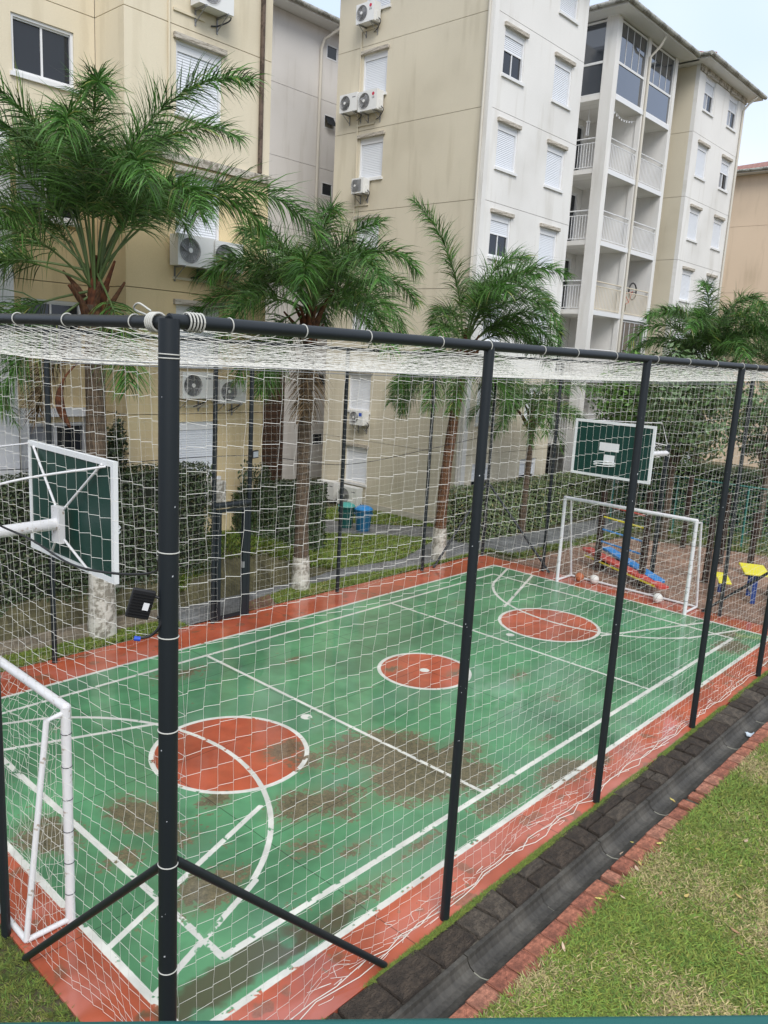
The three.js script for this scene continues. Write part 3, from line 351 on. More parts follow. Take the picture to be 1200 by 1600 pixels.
// --- the grey block seen in the gap
{
  const b = thing('apartment_building', 'grey apartment block with tiny awning windows behind the gap between two blocks', 'building', [12, 0, -24.6]); const L = frame2(12, -24.6, 0), levels = [[-0.2, 2.31], ...lv(FL)], holes = []; for (let k = 0; k < 7; k++) holes.push([10.83, FL[k] - 0.98, 0.56, 0.5]);
  facade(b, L, 17, levels, holes, M.wallGrey); mesh('wall_core', rel(b, boxG(12.01, 28.99, -0.2, 17.25, -32, -24.78)), M.core, b);
  holes.forEach(([u, y, w, h], k) => { const gr = sub('awning_window', b, [u, y, 0]); const f = new GB(); f.box(-w / 2, -w / 2 + 0.04, 0, h, -0.12, 0).box(w / 2 - 0.04, w / 2, 0, h, -0.12, 0).box(-w / 2, w / 2, 0, 0.04, -0.119, 0.01).box(-w / 2, w / 2, h - 0.04, h, -0.119, 0.01); mesh('frame', f, M.white, gr); const p = mesh('pane', boxG(-w / 2 + 0.045, w / 2 - 0.045, -h + 0.09, 0, -0.015, 0), M.glass, gr); p.position.set(0, h - 0.045, -0.02); p.rotation.x = k === 5 ? -0.6 : k % 2 ? -0.25 : -0.05; });
  eave(b, 12, 29, -32, -24.6, 17.25, 0.7); mesh('downpipe', rel(b, pipeG([V(22.6, 17.2, -23.9), V(22.25, 16.8, -24.4), V(22.22, 16.5, -24.53), V(22.2, 0, -24.53)], 0.06)), M.pipe, b);
}
// --- the yellow block
const bA = thing('apartment_building', 'yellow and cream apartment block with white shutters behind the dark hedge', 'building', [8.27, 1.2, -14.5]);
{
  const b = bA, AL = [0.9, 3.75, 6.24, 8.8, 11.19, 13.68, 16.2], levels = lv(AL), mats = [M.wallYellow, M.wallYellow, M.wallYellow, M.wallCream, M.wallCream, M.wallCream];
  const L1 = frame2(8.27, -14.5, 0), h1 = [[1.64, 9.64, 1.08, 1.3], [1.64, 7.25, 1.08, 1.3], [1.66, 4.78, 1.08, 1.2], [1.68, 2.36, 1.06, 1.22], [1.64, 12.1, 1.08, 1.3]]; facade(b, L1, 3.45, levels, h1, mats); h1.forEach(([u, y, w, h], k) => win(b, L1, u, y, w, h, 'closed', { white: k > 1, noLintel: k === 3 }));
  const L2 = frame2(8.27, -15.56, -Math.PI / 2); facade(b, L2, 1.06 - 0.17, levels, [], mats);
  const L3 = frame2(2.2, -15.56, 0), h3 = [[5.06, 9.82, 1.16, 0.98], [5.06, 7.4, 1.16, 1.0], [5.1, 4.9, 1.2, 1.0], [5.15, 2.2, 1.2, 1.32], [1.9, 9.82, 1.16, 0.98], [1.9, 4.9, 1.2, 1.0], [1.9, 7.4, 1.16, 1.0]]; facade(b, L3, 6.06, levels, h3, mats); h3.forEach(([u, y, w, h], k) => win(b, L3, u, y, w, h, 'glass', { noLintel: true, curtain: k === 1 || k === 3, white: true }));
  mesh('wall_core', rel(b, boxG(2.3, 11.6, 0.9, 16.2, -22, -15.75)), M.core, b); mesh('wall_core', rel(b, boxG(8.45, 11.55, 0.9, 16.2, -15.74, -14.68)), M.core, b);
  const L4 = frame2(11.72, -14.5, Math.PI / 2); facade(b, L4, 7.4, levels, [], mats, 0.17, 0.17);
  mesh('stone_band', rel(b, boxG(8.22, 11.80, 8.72, 8.88, -14.52, -14.42)), M.lintel, b); mesh('stone_band', rel(b, boxG(2.2, 8.2, 8.72, 8.88, -15.58, -15.48)), M.lintel, b);
  mesh('downpipe', rel(b, pipeG([V(11.42, 16.2, -14.44), V(11.42, 8.9, -14.44)], 0.05)), M.pipeDark, b); mesh('downpipe', rel(b, pipeG([V(9.2, 16.2, -14.47), V(9.2, 9.0, -14.47)], 0.022)), M.wallCream, b);
  mesh('white_pier', rel(b, boxG(5.95, 6.38, 0.9, 8.7, -15.56, -15.1)), M.white, b);
  mesh('door_surround', rel(b, boxG(6.55, 6.72, 1.2, 3.65, -15.56, -15.42)), M.white, b); mesh('door_surround', rel(b, boxG(7.9, 8.08, 1.2, 3.65, -15.56, -15.42)), M.white, b); mesh('door_surround', rel(b, boxG(6.55, 8.08, 3.65, 3.82, -15.56, -15.40)), M.white, b);
  for (const [y, x0, x1] of [[11.55, 9.3, 10.0], [6.6, 9.3, 10.3], [4.0, 9.6, 10.2]]) mesh('pipe_cover', rel(b, boxG(x0, x1, y - 0.12, y - 0.07, -14.5, -14.465)), M.wallCream, b);
  eave(b, 2.2, 11.72, -22, -14.5, 16.2, 0.6);
}
// --- peach block at the far right
{
  const b = thing('apartment_building', 'peach apartment block with red tiled roof beyond the far palms', 'building', [49, 0, -24]); const L = frame2(49, -24, -Math.PI / 2), levels = [[-0.2, 2.6], [2.6, 6.0], [6.0, 9.9], [9.9, 13.6], [13.6, 16.4]];
  facade(b, L, 24, levels, [], M.wallPeach); mesh('wall_core', rel(b, boxG(49.18, 60, -0.2, 16.4, -24, 0)), M.core, b); eave(b, 49, 60, -24, 0, 16.4, 0.6);
  facade(b, frame2(49, 0, 0), 11, levels, [], M.wallPeach, 0.17, 0.18);
}
{ const d = thing('slatted_gate', 'tall dark brown wooden gate in the passage behind the second palm', 'gate', [17.9, 0, -22.4]); for (let k = 0; k < 9; k++) mesh('plank', boxG(k * 0.13, k * 0.13 + 0.118, -0.1, 4.9, -0.03, 0.03), M.brownDoor, d); mesh('crosspiece', boxG(0, 1.17, 2.2, 2.35, -0.07, -0.031), M.brownDoor, d); }
console.log('buildings');

// ------------------------------------------------------------------ air conditioners
const font = await new FontLoader().loadAsync('fonts/droid/droid_sans_bold.typeface.json');
const txt = (s, size) => { const g = new TextGeometry(s, { font, size, depth: 0.003, curveSegments: 3 }); return g; };
function condenser(label, p, turn, o = {}) { // front faces local +z, back to the wall
  const w = o.w || 0.78, h = o.h || 0.56, d = 0.3, t = thing('air_conditioner', label, 'air conditioner', [p.x, p.y, p.z], turn, o.group); const g0 = 0.06;
  const fx = -w * 0.17, fy = h / 2, R = h * 0.40, zf = g0 + d, cav = 0.09; // a hollow front: body, face plate with a round hole, blades inside
  const sh = new THREE.Shape([[-w / 2, 0], [w / 2, 0], [w / 2, h], [-w / 2, h]].map((q) => new THREE.Vector2(q[0], q[1]))); const ho = new THREE.Path(); ho.absarc(fx, fy, R, 0, 6.2832, true); sh.holes.push(ho);
  const plate = new THREE.ExtrudeGeometry(sh, { depth: cav, bevelEnabled: false, curveSegments: 14 }).translate(0, 0, zf - cav), bodyB = new THREE.BoxGeometry(w - 0.004, h - 0.004, d - cav).toNonIndexed().translate(0, h / 2, g0 + (d - cav) / 2);
  mesh('casing', mergeGeometries([plate.index ? plate.toNonIndexed() : plate, bodyB]), o.dirty ? M.acWhite : M.acClean, t);
  const bl = []; for (let k = 0; k < 5; k++) bl.push(new THREE.BoxGeometry(R * 0.8, R * 0.5, 0.008).rotateX(0.5).translate(R * 0.5, 0, 0).rotateZ(k * 1.2566).translate(fx, fy, zf - 0.045)); bl.push(new THREE.CylinderGeometry(R * 0.985, R * 0.985, 0.006, 24).rotateX(Math.PI / 2).translate(fx, fy, zf - cav + 0.006)); mesh('fan', mergeGeometries(bl.map((q) => q.toNonIndexed())), o.paleFan ? M.steel : M.fanDark, t);
  const rg = []; for (let k = 1; k <= 6; k++) rg.push(new THREE.TorusGeometry(R * k / 6, 0.0045, 4, 28).translate(fx, fy, zf + 0.016)); for (let k = 0; k < 8; k++) rg.push(new THREE.BoxGeometry(R * 2, 0.006, 0.006).rotateZ(k * Math.PI / 8).translate(fx, fy, zf + 0.014)); mesh('fan_guard', mergeGeometries(rg.map((q) => q.toNonIndexed())), M.steel, t); mesh('hub', new THREE.CylinderGeometry(R * 0.2, R * 0.2, 0.02, 14).rotateX(Math.PI / 2).translate(fx, fy, zf + 0.022), M.acClean, t);
  if (o.logo === 'red') { mesh('emblem', new THREE.CylinderGeometry(0.05, 0.05, 0.006, 18).rotateX(Math.PI / 2).translate(w * 0.30, h * 0.78, zf + 0.003), M.redLogo, t); mesh('lettering', txt('LG', 0.062).translate(w * 0.30 - 0.052, h * 0.55, zf + 0.001), M.greyLogo, t); }
  if (o.logo === 'grey') mesh('lettering', boxG(w * 0.24, w * 0.42, h * 0.74, h * 0.79, zf, zf + 0.003), M.greyLogo, t); if (o.logo === 'blue') mesh('emblem', boxG(w * 0.2, w * 0.42, h * 0.62, h * 0.86, zf, zf + 0.003), M.blueLogo, t);
  mesh('valve_cover', boxG(w / 2, w / 2 + 0.03, 0.04, h * 0.5, g0 + 0.05, g0 + 0.2), M.acClean, t);
  const br = new GB(); for (const s of [-1, 1]) { const x = s * w * 0.32; br.box(x - 0.015, x + 0.015, -0.032, -0.002, 0, g0 + d + 0.03); if (!o.floor) br.bar(V(x, -0.25, 0.012), V(x, -0.025, g0 + d), 0.011, 5).box(x - 0.015, x + 0.015, -0.3, -0.032, 0.001, 0.02); else br.box(x - 0.03, x + 0.03, -0.09, -0.033, 0.05, g0 + d + 0.02); } mesh('bracket', br, M.steel, t);
  mesh('hose', new GB().tube(curve([V(w / 2 + 0.01, 0.12, g0 + 0.12), V(w / 2 + 0.09, 0.02, g0 + 0.08), V(w * 0.3, -0.16, 0.05), V(0.1, -0.2, 0.03)], 14), 0.014, 6), o.dirty ? M.acClean : M.darkGrey, t); return t;
}
const qx = -Math.PI / 2; // faces -x
{ const on = (z, y) => V(19.5 - 0.0, y, z);
  condenser('white air conditioner with red emblem high on beige flank under the topmost shutter', on(-19.2, 15.3), qx, { logo: 'red', darkGuard: true }); condenser('white air conditioner with red emblem right of its twin between two shutters', on(-18.92, 12.72), qx, { logo: 'red', w: 0.82, h: 0.58, darkGuard: true }); condenser('pale air conditioner without emblem left of its red-emblem twin between shutters', on(-19.78, 12.80), qx, { w: 0.78, h: 0.54, paleFan: true, logo: 'grey' });
  { const t = condenser('small old air conditioner with dark open front on beige flank below shutter', on(-19.2, 10.28), qx, { w: 0.52, h: 0.46, darkGuard: true }); mesh('condenser_fins', boxG(-0.2, 0.17, 0.05, 0.41, 0.362, 0.372), M.steel, t); }
  condenser('small white air conditioner with blue label on beige flank below a closed shutter', on(-18.75, 2.85), qx, { w: 0.62, h: 0.48, logo: 'blue', darkGuard: true });
  condenser('pale air conditioner on the ground at beige wall, away from the bins', V(19.45, 0.12, -20.05), qx, { floor: true, w: 0.86, h: 0.62, darkGuard: true, logo: 'grey' }); condenser('pale air conditioner on the ground at beige wall behind the blue bin', V(19.2, 0.12, -18.72), qx, { floor: true, w: 0.9, h: 0.64, darkGuard: true, logo: 'grey' });
  condenser('white air conditioner with round fan high on cream wall above the largest palm', V(10.05, 11.6, -14.5), 0, { w: 0.8, h: 0.56 }); condenser('white air conditioner with dark fan on yellow wall under palm fronds, left of two', V(9.62, 6.74, -14.5), 0, { w: 0.84, h: 0.6, darkGuard: true }); condenser('white air conditioner with pale square grille on yellow wall under palm fronds', V(10.44, 6.74, -14.5), 0, { w: 0.72, h: 0.58, paleFan: true });
  condenser('white air conditioner with grey lettering on yellow wall between two shutters', V(9.7, 4.1, -14.5), 0, { w: 0.76, h: 0.54, logo: 'grey', paleFan: true }); condenser('white air conditioner half hidden by hanging frond on yellow wall', V(10.6, 4.0, -14.5), 0, { w: 0.7, h: 0.5 }); condenser('grey air conditioner low on yellow wall above the dark hedge', V(10.05, 1.8, -14.5), 0, { w: 0.8, h: 0.5, dirty: true, darkGuard: true });
}
// small things on the balconies
{ const y = FL[2] + 0.0; const t = thing('bicycle', 'bicycle on balcony with its black front wheel raised above the railing', 'bicycle', [31.2, y, -15.5]); mesh('wheel', new THREE.TorusGeometry(0.33, 0.028, 6, 28).translate(0.55, 1.05, 0), M.black, t); mesh('wheel', new THREE.TorusGeometry(0.33, 0.028, 6, 28).translate(-0.3, 0.36, 0), M.black, t); const f = new GB(); f.bar(V(0.55, 1.05, 0), V(0.3, 0.6, 0), 0.02, 6).bar(V(0.3, 0.6, 0), V(-0.3, 0.36, 0), 0.02, 6).bar(V(0.3, 0.6, 0), V(-0.15, 0.9, 0), 0.02, 6).bar(V(-0.15, 0.9, 0), V(-0.3, 0.36, 0), 0.02, 6).bar(V(-0.15, 0.9, 0), V(0.38, 1.0, 0), 0.02, 6); mesh('frame', f, M.pRed, t); mesh('handlebar', barG(V(0.38, 1.0, -0.25), V(0.38, 1.0, 0.25), 0.012, 6), M.black, t); mesh('saddle', boxG(-0.3, -0.05, 0.93, 0.99, -0.06, 0.06), M.black, t); }
{ const t = thing('bunting', 'string of small white pennants across an open balcony', 'bunting', [27.8, FL[5] - 0.35, -15.2]); mesh('string', new GB().tube(curve([V(0, 0, 0), V(1, -0.2, 0), V(2.0, -0.05, 0)], 12), 0.006, 5), M.white, t); for (let k = 0; k < 9; k++) { const x = 0.12 + k * 0.2, y = -0.2 * Math.sin(x / 2 * Math.PI); mesh('pennant', boxG(x - 0.028, x + 0.028, y - 0.07, y - 0.01, -0.004, 0.004), M.white, t); } }
{ const t = thing('wind_chime', 'white wind chime hanging in the side opening of a balcony', 'wind chime', [27.9, FL[5] - 0.2, -16.1]); mesh('cord', barG(V(0, -0.5, 0), V(0, 0.04, 0), 0.008, 5), M.white, t); for (let k = 0; k < 4; k++) mesh('tube', barG(V(0.05 * Math.cos(k * 1.57), -1.0, 0.05 * Math.sin(k * 1.57)), V(0.05 * Math.cos(k * 1.57), -0.55, 0.05 * Math.sin(k * 1.57)), 0.016, 6), M.white, t); mesh('ring', new THREE.CylinderGeometry(0.09, 0.09, 0.03, 12).translate(0, -0.52, 0), M.white, t); }
// ------------------------------------------------------------------ the court fence: posts, rails, braces
const FX = [2.45, 5.45, 8.43, 11.41, 14.38, 17.36], ZN = -3.85, ZF = -12.0, TOP = 5.31;
const fence = thing('court_fence', 'dark slate steel pipe frame of posts and rails around the ball court', 'fence', [9.9, 0, -7.9]);
{
  const f = fence, R = (g) => rel(f, g); const tieG = (r) => new THREE.TorusGeometry(r + 0.002, 0.004, 6, 20).rotateX(Math.PI / 2); const post = (x, z, r, top = TOP) => mesh('post', R(barG(V(x, -0.05, z), V(x, top, z), r, 18)), M.post, f);
  FX.forEach((x, k) => post(x, ZN, k ? 0.044 : 0.058)); for (const x of [2.45, 5.52, 8.6, 9.42, 11.92, 14.85, 17.4]) post(x, ZF, 0.042); for (const z of [-6.42, -9.3]) post(2.45, z, 0.04); for (const z of [-5.62, -10.1]) post(17.4, z, 0.042);
  const rail = (a, b, r) => mesh('rail', R(barG(a, b, r, 16)), M.post, f); rail(V(2.45, TOP + 0.01, ZN), V(17.42, TOP + 0.01, ZN), 0.04); rail(V(2.45, TOP, ZN), V(2.45, TOP, ZF), 0.036); rail(V(2.45, TOP - 0.02, ZF), V(17.42, TOP - 0.02, ZF), 0.036); rail(V(17.4, TOP, ZN), V(17.4, TOP, ZF), 0.036);
  mesh('corner_elbow', R(new GB().tube(curve([V(2.45, TOP - 0.02, ZN), V(2.45, TOP + 0.02, ZN)], 2), 0.058, 16).build()), M.post, f);
  const brace = (a, b) => mesh('brace', R(barG(a, b, 0.03, 12)), M.post, f); brace(V(2.5, 2.03, ZN), V(4.61, 0, ZN)); brace(V(2.45, 2.0, ZN - 0.05), V(2.45, 0, -6.03)); brace(V(17.4, 2.0, ZN - 0.05), V(17.4, 0, -6.0)); brace(V(17.4, 2.0, ZF + 0.03), V(17.4, 0, -9.9)); brace(V(17.36, 2.0, ZF), V(15.3, 0, ZF)); brace(V(2.45, 2.0, ZF + 0.03), V(2.45, 0, -9.9)); brace(V(17.32, 2.0, ZN), V(15.2, 0, ZN)).visible = true;
  // cable ties on posts and rail
  const tn = tieG(0.058); for (const y of [5.14, 5.12, 3.52, 2.93, 2.03, 1.28, 4.03]) { const o = mesh('tie', tn, M.tie, f); o.position.set(2.45 - 9.9, y, ZN + 7.9); o.rotation.z = (y * 37 % 1 - 0.5) * 0.12; }
  const tr = tieG(0.04), r = rngOf(3); for (let x = 2.85; x < 17.3; x += 0.55 + r() * 0.5) { const o = mesh('tie', tr, M.tie, f); o.position.set(x - 9.9, TOP + 0.01, ZN + 7.9); o.rotation.set(0, 0, Math.PI / 2 + (r() - 0.5) * 0.2); } for (let z = -4.2; z > -8; z -= 0.5 + r() * 0.4) { const o = mesh('tie', tr, M.tie, f); o.position.set(2.45 - 9.9, TOP, z + 7.9); o.rotation.set(Math.PI / 2 + (r() - 0.5) * 0.2, 0, 0); }
  const rope = new GB(); for (let k = 0; k < 5; k++) rope.tube(curve(Array.from({ length: 13 }, (_, q) => { const a = q / 12 * 6.283; return V(2.56 + k * 0.022, TOP + 0.01 + Math.sin(a) * 0.05, ZN + Math.cos(a) * 0.05); }), 16), 0.006, 5); mesh('rope', R(rope.build()), M.tie, f); const rope2 = new GB(); for (let k = 0; k < 4; k++) rope2.tube(curve(Array.from({ length: 13 }, (_, q) => { const a = q / 12 * 6.283; return V(2.45 + Math.cos(a) * 0.05, TOP + Math.sin(a) * 0.05, ZN - 0.1 - k * 0.02); }), 16), 0.007, 5); rope2.tube(curve([V(2.45, TOP + 0.06, ZN - 0.18), V(2.42, TOP + 0.1, ZN - 0.26), V(2.44, TOP + 0.07, ZN - 0.34), V(2.47, TOP + 0.04, ZN - 0.26)], 14), 0.006, 5); mesh('rope', R(rope2.build()), M.tie, f);
  // bare flecks where the paint has chipped
  const chip = new GB(), rc = rngOf(77); for (const [k, n] of [[0, 10], [1, 26], [2, 16], [3, 14]]) for (let q = 0; q < n; q++) { const rr = (k ? 0.044 : 0.058) + 0.0008, y = k ? mix(1.6, 4.9, rc()) : mix(1.2, 5, rc()), a = Math.PI * (0.55 + rc() * 0.9), s = 0.002 + rc() * rc() * 0.007, x = FX[k]; const P = (da, dy) => V(x + Math.sin(a + da / rr) * rr * -1, y + dy, ZN - Math.cos(a + da / rr) * rr); chip.quad(P(-s, -s), P(s * 0.8, -s * 0.7), P(s, s * 1.3), P(-s * 0.7, s)); } mesh('paint_chips', R(chip.build()), new THREE.MeshStandardMaterial({ color: M.postChip.color, roughness: 0.6, side: THREE.DoubleSide }), f).userData = { kind: 'stuff' };
}
{ // the gate in the far fence
  const t = thing('court_gate', 'narrow dark steel gate frame in the far side of the court fence', 'gate', [9.01, 0, ZF]); mesh('header', barG(V(-0.41, 2.28, 0), V(0.41, 2.28, 0), 0.06, 12), M.post, t); for (const s of [-1, 1]) mesh('stile', boxG(s * 0.31 - 0.055, s * 0.31 + 0.055, 0.04, 2.2, -0.035, 0.035), M.post, t); mesh('crossbar', boxG(-0.29, 0.29, 2.14, 2.2, -0.024, 0.024), M.post, t); mesh('crossbar', boxG(-0.29, 0.29, 0.04, 0.1, -0.024, 0.024), M.post, t); mesh('latch', boxG(0.24, 0.29, 1.0, 1.12, 0.0, 0.05), M.steel, t); const wr = new GB(); for (let k = 1; k < 10; k++) wr.bar(V(-0.29 + k * 0.058, 0.1, 0), V(-0.29 + k * 0.058, 2.14, 0), 0.0022, 4); mesh('wire_infill', wr, M.darkGrey, t); }
console.log('fence');

// ------------------------------------------------------------------ nets
function netG(nu, nv, P, rH, rV, step, skip) { // knotted square mesh from thin three-sided cords
  const pos = [], nor = [], idx = []; const cord = (a, b, r) => { const t = V().subVectors(b, a); if (t.lengthSq() < 1e-9) return; t.normalize(); const u = Math.abs(t.y) < 0.8 ? V(0, 1, 0) : V(1, 0, 0); u.addScaledVector(t, -u.dot(t)).normalize(); const w = V().crossVectors(t, u), k = pos.length / 3; for (const e of [a, b]) for (let s = 0; s < 3; s++) { const c = Math.cos(s * 2.0944), n = Math.sin(s * 2.0944), x = u.x * c + w.x * n, y = u.y * c + w.y * n, z = u.z * c + w.z * n; pos.push(e.x + x * r, e.y + y * r, e.z + z * r); nor.push(x, y, z); } for (let s = 0; s < 3; s++) { const s1 = (s + 1) % 3; idx.push(k + s, k + s1, k + 3 + s, k + s1, k + 3 + s1, k + 3 + s); } };
  const knot = (p, r) => { const k = pos.length / 3; for (const d of [[1, 0, 0], [-1, 0, 0], [0, 1, 0], [0, -1, 0], [0, 0, 1], [0, 0, -1]]) { pos.push(p.x + d[0] * r, p.y + d[1] * r, p.z + d[2] * r); nor.push(...d); } for (const [a, b, c] of [[0, 2, 4], [2, 1, 4], [1, 3, 4], [3, 0, 4], [2, 0, 5], [1, 2, 5], [3, 1, 5], [0, 3, 5]]) idx.push(k + a, k + b, k + c); };
  const G = []; for (let i = 0; i <= nu; i++) { G.push([]); for (let j = 0; j <= nv; j++) G[i].push(P(i, j)); }
  for (let i = 0; i <= nu; i++) for (let j = 0; j <= nv; j++) { const p = G[i][j]; if (skip && skip(i, j)) continue; if (i < nu && !(skip && skip(i + 1, j))) { const q = G[i + 1][j].clone(), a = p.clone(); if (step) { a.add(step); q.sub(step); } cord(a, q, rH); } if (j < nv && !(skip && skip(i, j + 1))) cord(p, G[i][j + 1], rV); knot(p, rH * 1.9); }
  const g = new THREE.BufferGeometry(); g.setAttribute('position', new THREE.Float32BufferAttribute(pos, 3)); g.setAttribute('normal', new THREE.Float32BufferAttribute(nor, 3)); g.setIndex(idx); return g;
}
const jit = (i, j, s) => (NP[(i * 197 + j * 7919 + s * 3571) & 65535] - 0.5);
function sideNet(label, len, x0, z0, dx, dz, seed, o = {}) { // hangs from the rail, tied at the posts, slack at the foot; (dx, dz) runs along, inward is (-dz, dx) * o.inw
  const nu = Math.round(len / 0.14), nv = 38, H0 = 5.27; const t = tag(mesh('ball_net', netG(nu, nv, (i, j) => {
    const s = i / nu * len, v = j / nv; let y = 0.03 + v * H0; const bay = (s % 2.98) / 2.98, sg = Math.sin(bay * Math.PI); const foot = 1 - smooth(0.0, 0.14, v), belly = Math.sin(Math.min(1, v * 1.05) * Math.PI);
    y -= sg * 0.07 * belly * (1 - v * 0.4) + (fbm(s * 0.9 + seed, v * 5, 2) - 0.5) * 0.10 * belly; let off = (fbm(s * 0.45 + seed * 3, v * 2.4, 3) - 0.42) * 0.30 * belly + sg * 0.05 * belly;
    off += foot * (0.03 + (fbm(s * 1.1 + seed, 7, 2) - 0.3) * 0.28) * sg; y = mix(y, 0.02 + (y - 0.02) * (0.45 + 0.55 * v / 0.14) + fbm(s * 4, seed + v * 30, 2) * 0.05, foot); let along = s + jit(i, j, seed) * 0.022 + (fbm(s * 0.7, v * 3 + seed, 2) - 0.5) * 0.10 * belly + foot * jit(i, j, seed + 5) * 0.05; along = clamp(along, 0, len); y += jit(i, j, seed + 9) * 0.014;
    return V(x0 + dx * along + o.nx * off, Math.max(0.012, y), z0 + dz * along + o.nz * off);
  }, o.rh || 0.0017, o.rv || 0.0011, V(0, 0.007, 0), o.skip && ((i, j) => o.skip(i / nu * len, j / nv * H0))), o.m || M.net), label, 'net', 'cord nets enclosing the court'); return t;
}
sideNet('white cord ball net on the long court side beside the stone kerb', 14.9, FX[0] + 0.02, ZN - 0.07, 1, 0, 1, { nx: 0, nz: -1 });
sideNet('white cord ball net closing the court end behind the goal by the brace pipe', 8.1, 2.53, ZN - 0.05, 0, -1, 2, { nx: 1, nz: 0 });
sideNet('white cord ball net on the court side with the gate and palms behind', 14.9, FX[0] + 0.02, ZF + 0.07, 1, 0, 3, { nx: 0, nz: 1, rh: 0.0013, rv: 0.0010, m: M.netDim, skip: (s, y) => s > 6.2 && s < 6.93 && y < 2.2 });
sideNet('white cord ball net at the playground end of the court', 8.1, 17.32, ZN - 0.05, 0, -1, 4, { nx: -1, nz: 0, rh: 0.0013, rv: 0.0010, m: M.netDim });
{ const nu = 106, nv = 58; tag(mesh('roof_net', netG(nu, nv, (i, j) => { const u = i / nu, w = j / nv, e = Math.min(1, u * 15 / 1.6, (1 - u) * 15 / 1.6); const sag = 0.34 * Math.pow(Math.sin(w * Math.PI), 0.75) * Math.sin(e * Math.PI / 2); return V(2.45 + u * 14.9 + jit(i, j, 11) * 0.03, 5.3 - sag + (fbm(u * 7, w * 4, 2) - 0.5) * 0.07 * Math.sin(w * Math.PI) + jit(i, j, 12) * 0.02, ZN - 0.02 - w * 8.11 + jit(i, j, 13) * 0.03); }, 0.0021, 0.0021), M.net), 'sagging white cord net roofing the whole court', 'net', 'cord nets enclosing the court'); }
{ // hems that run along the foot and the top of the near net
  const g = new GB(), r = rngOf(21); for (let k = 0; k < 2; k++) { const pts = []; for (let s = 0; s <= 70; s++) pts.push(V(2.4 + s * 0.2135, 0.02 + r() * 0.03, ZN - 0.02 - r() * 0.09 - k * 0.03)); g.tube(pts, 0.0042, 5); } tag(mesh('hem_rope', g, M.netDim), 'frayed white hem rope lying along the foot of the long near net', 'rope');
  const l = new GB(); for (let s = 0; s < 90; s++) { const x = 2.6 + r() * 14.6, z = ZN - 0.03 - r() * 0.25, a = r() * 6.28, w = 0.05 + r() * 0.09; l.tube(curve([V(x, 0.015, z), V(x + Math.cos(a) * w, 0.02 + r() * 0.07, z + Math.sin(a) * w * 0.5), V(x + Math.cos(a + 1.4) * w * 1.5, 0.015, z - r() * 0.08)], 7), 0.0022, 4); } const o = mesh('slack_net_loops', l, M.net); tag(o, 'loose loops of white net bunched on the red border', 'net', null, 'stuff');
  const wr = new GB(); for (let k = 0; k < 2; k++) { const pts = []; for (let s = 0; s <= 40; s++) { const x = 2.5 + s * 0.3715; pts.push(V(x, 5.06 - 0.03 * k - 0.04 * Math.sin(s / 40 * Math.PI), -5.2 - 0.2 * k + Math.sin(s) * 0.02)); } wr.tube(pts, 0.004, 4); } tag(mesh('support_wire', wr, M.steel), 'thin grey wires strung lengthwise under the roof net', 'wire'); }
console.log('nets');

// ------------------------------------------------------------------ goals
function goal(label, x, dir, deep, netSkip) { // dir -1: back of the goal towards -x
  const t = thing('goal', label, 'goal', [x, 0, -7.78]), W = 1.59, Hh = 2.09, r = 0.042; const tb = deep * 0.42;
  for (const s of [-1, 1]) mesh('upright', barG(V(0, 0, s * W), V(0, Hh, s * W), r, 14), M.goalW, t); mesh('crossbar', new GB().tube([V(0, Hh, -W - 0.001), V(0, Hh, W + 0.001)], r, 14), M.goalW, t);
  for (const s of [-1, 1]) { mesh('elbow', new THREE.SphereGeometry(r * 1.03, 12, 8).translate(0, Hh, s * W), M.goalW, t); mesh('back_stay', new GB().tube([V(dir * 0.02, Hh - 0.05, s * W), V(dir * tb, Hh - 0.07, s * W), V(dir * deep, 0.03, s * W)], 0.026, 10), M.goalW, t); mesh('base_rail', barG(V(0, 0.03, s * W), V(dir * deep, 0.03, s * W), 0.026, 10), M.goalW, t); } mesh('base_rail', barG(V(dir * deep, 0.03, -W), V(dir * deep, 0.03, W), 0.026, 10), M.goalW, t);
  const nu = 26, nv = 17; const back = netG(nu, nv, (i, j) => { const v = j / nv; let X = v < 0.12 ? dir * tb * (v / 0.12) : dir * mix(tb, deep, (v - 0.12) / 0.88); return V(X + dir * Math.sin(v * 3.14) * -0.06 + jit(i, j, 31) * 0.05, Math.max(0.04, Hh - 0.02 - v * (Hh - 0.06) + jit(i, j, 32) * 0.04 - Math.sin(i / nu * 12) * 0.02), mix(-W, W, i / nu) + jit(i, j, 33) * 0.05); }, 0.0016, 0.0016); mesh('goal_net', back, M.netDim, t);
  for (const s of [-1, 1]) mesh('goal_net', netG(5, 16, (i, j) => { const v = j / 16, X = dir * (v < 0.05 ? tb : mix(tb, deep, v)) * i / 5; return V(X + jit(i, j, 41) * 0.03, Math.max(0.03, Hh - 0.05 - v * (Hh - 0.08) + jit(i, j, 42) * 0.04), s * (W - 0.01) + jit(i, j, 43) * 0.07); }, 0.0016, 0.0016), M.netDim, t);
  const tg = new THREE.TorusGeometry(r + 0.002, 0.004, 5, 16).rotateX(Math.PI / 2); for (let k = 0; k < 6; k++) { const o = mesh('tie', tg, M.darkGrey, t); o.position.set(0, 0.3 + k * 0.31, W); } return t;
}
goal('white goal frame with torn net beside the diagonal brace pipe', 2.93, -1, 0.4); goal('white goal frame with net in front of the playground', 16.88, 1, 0.68);

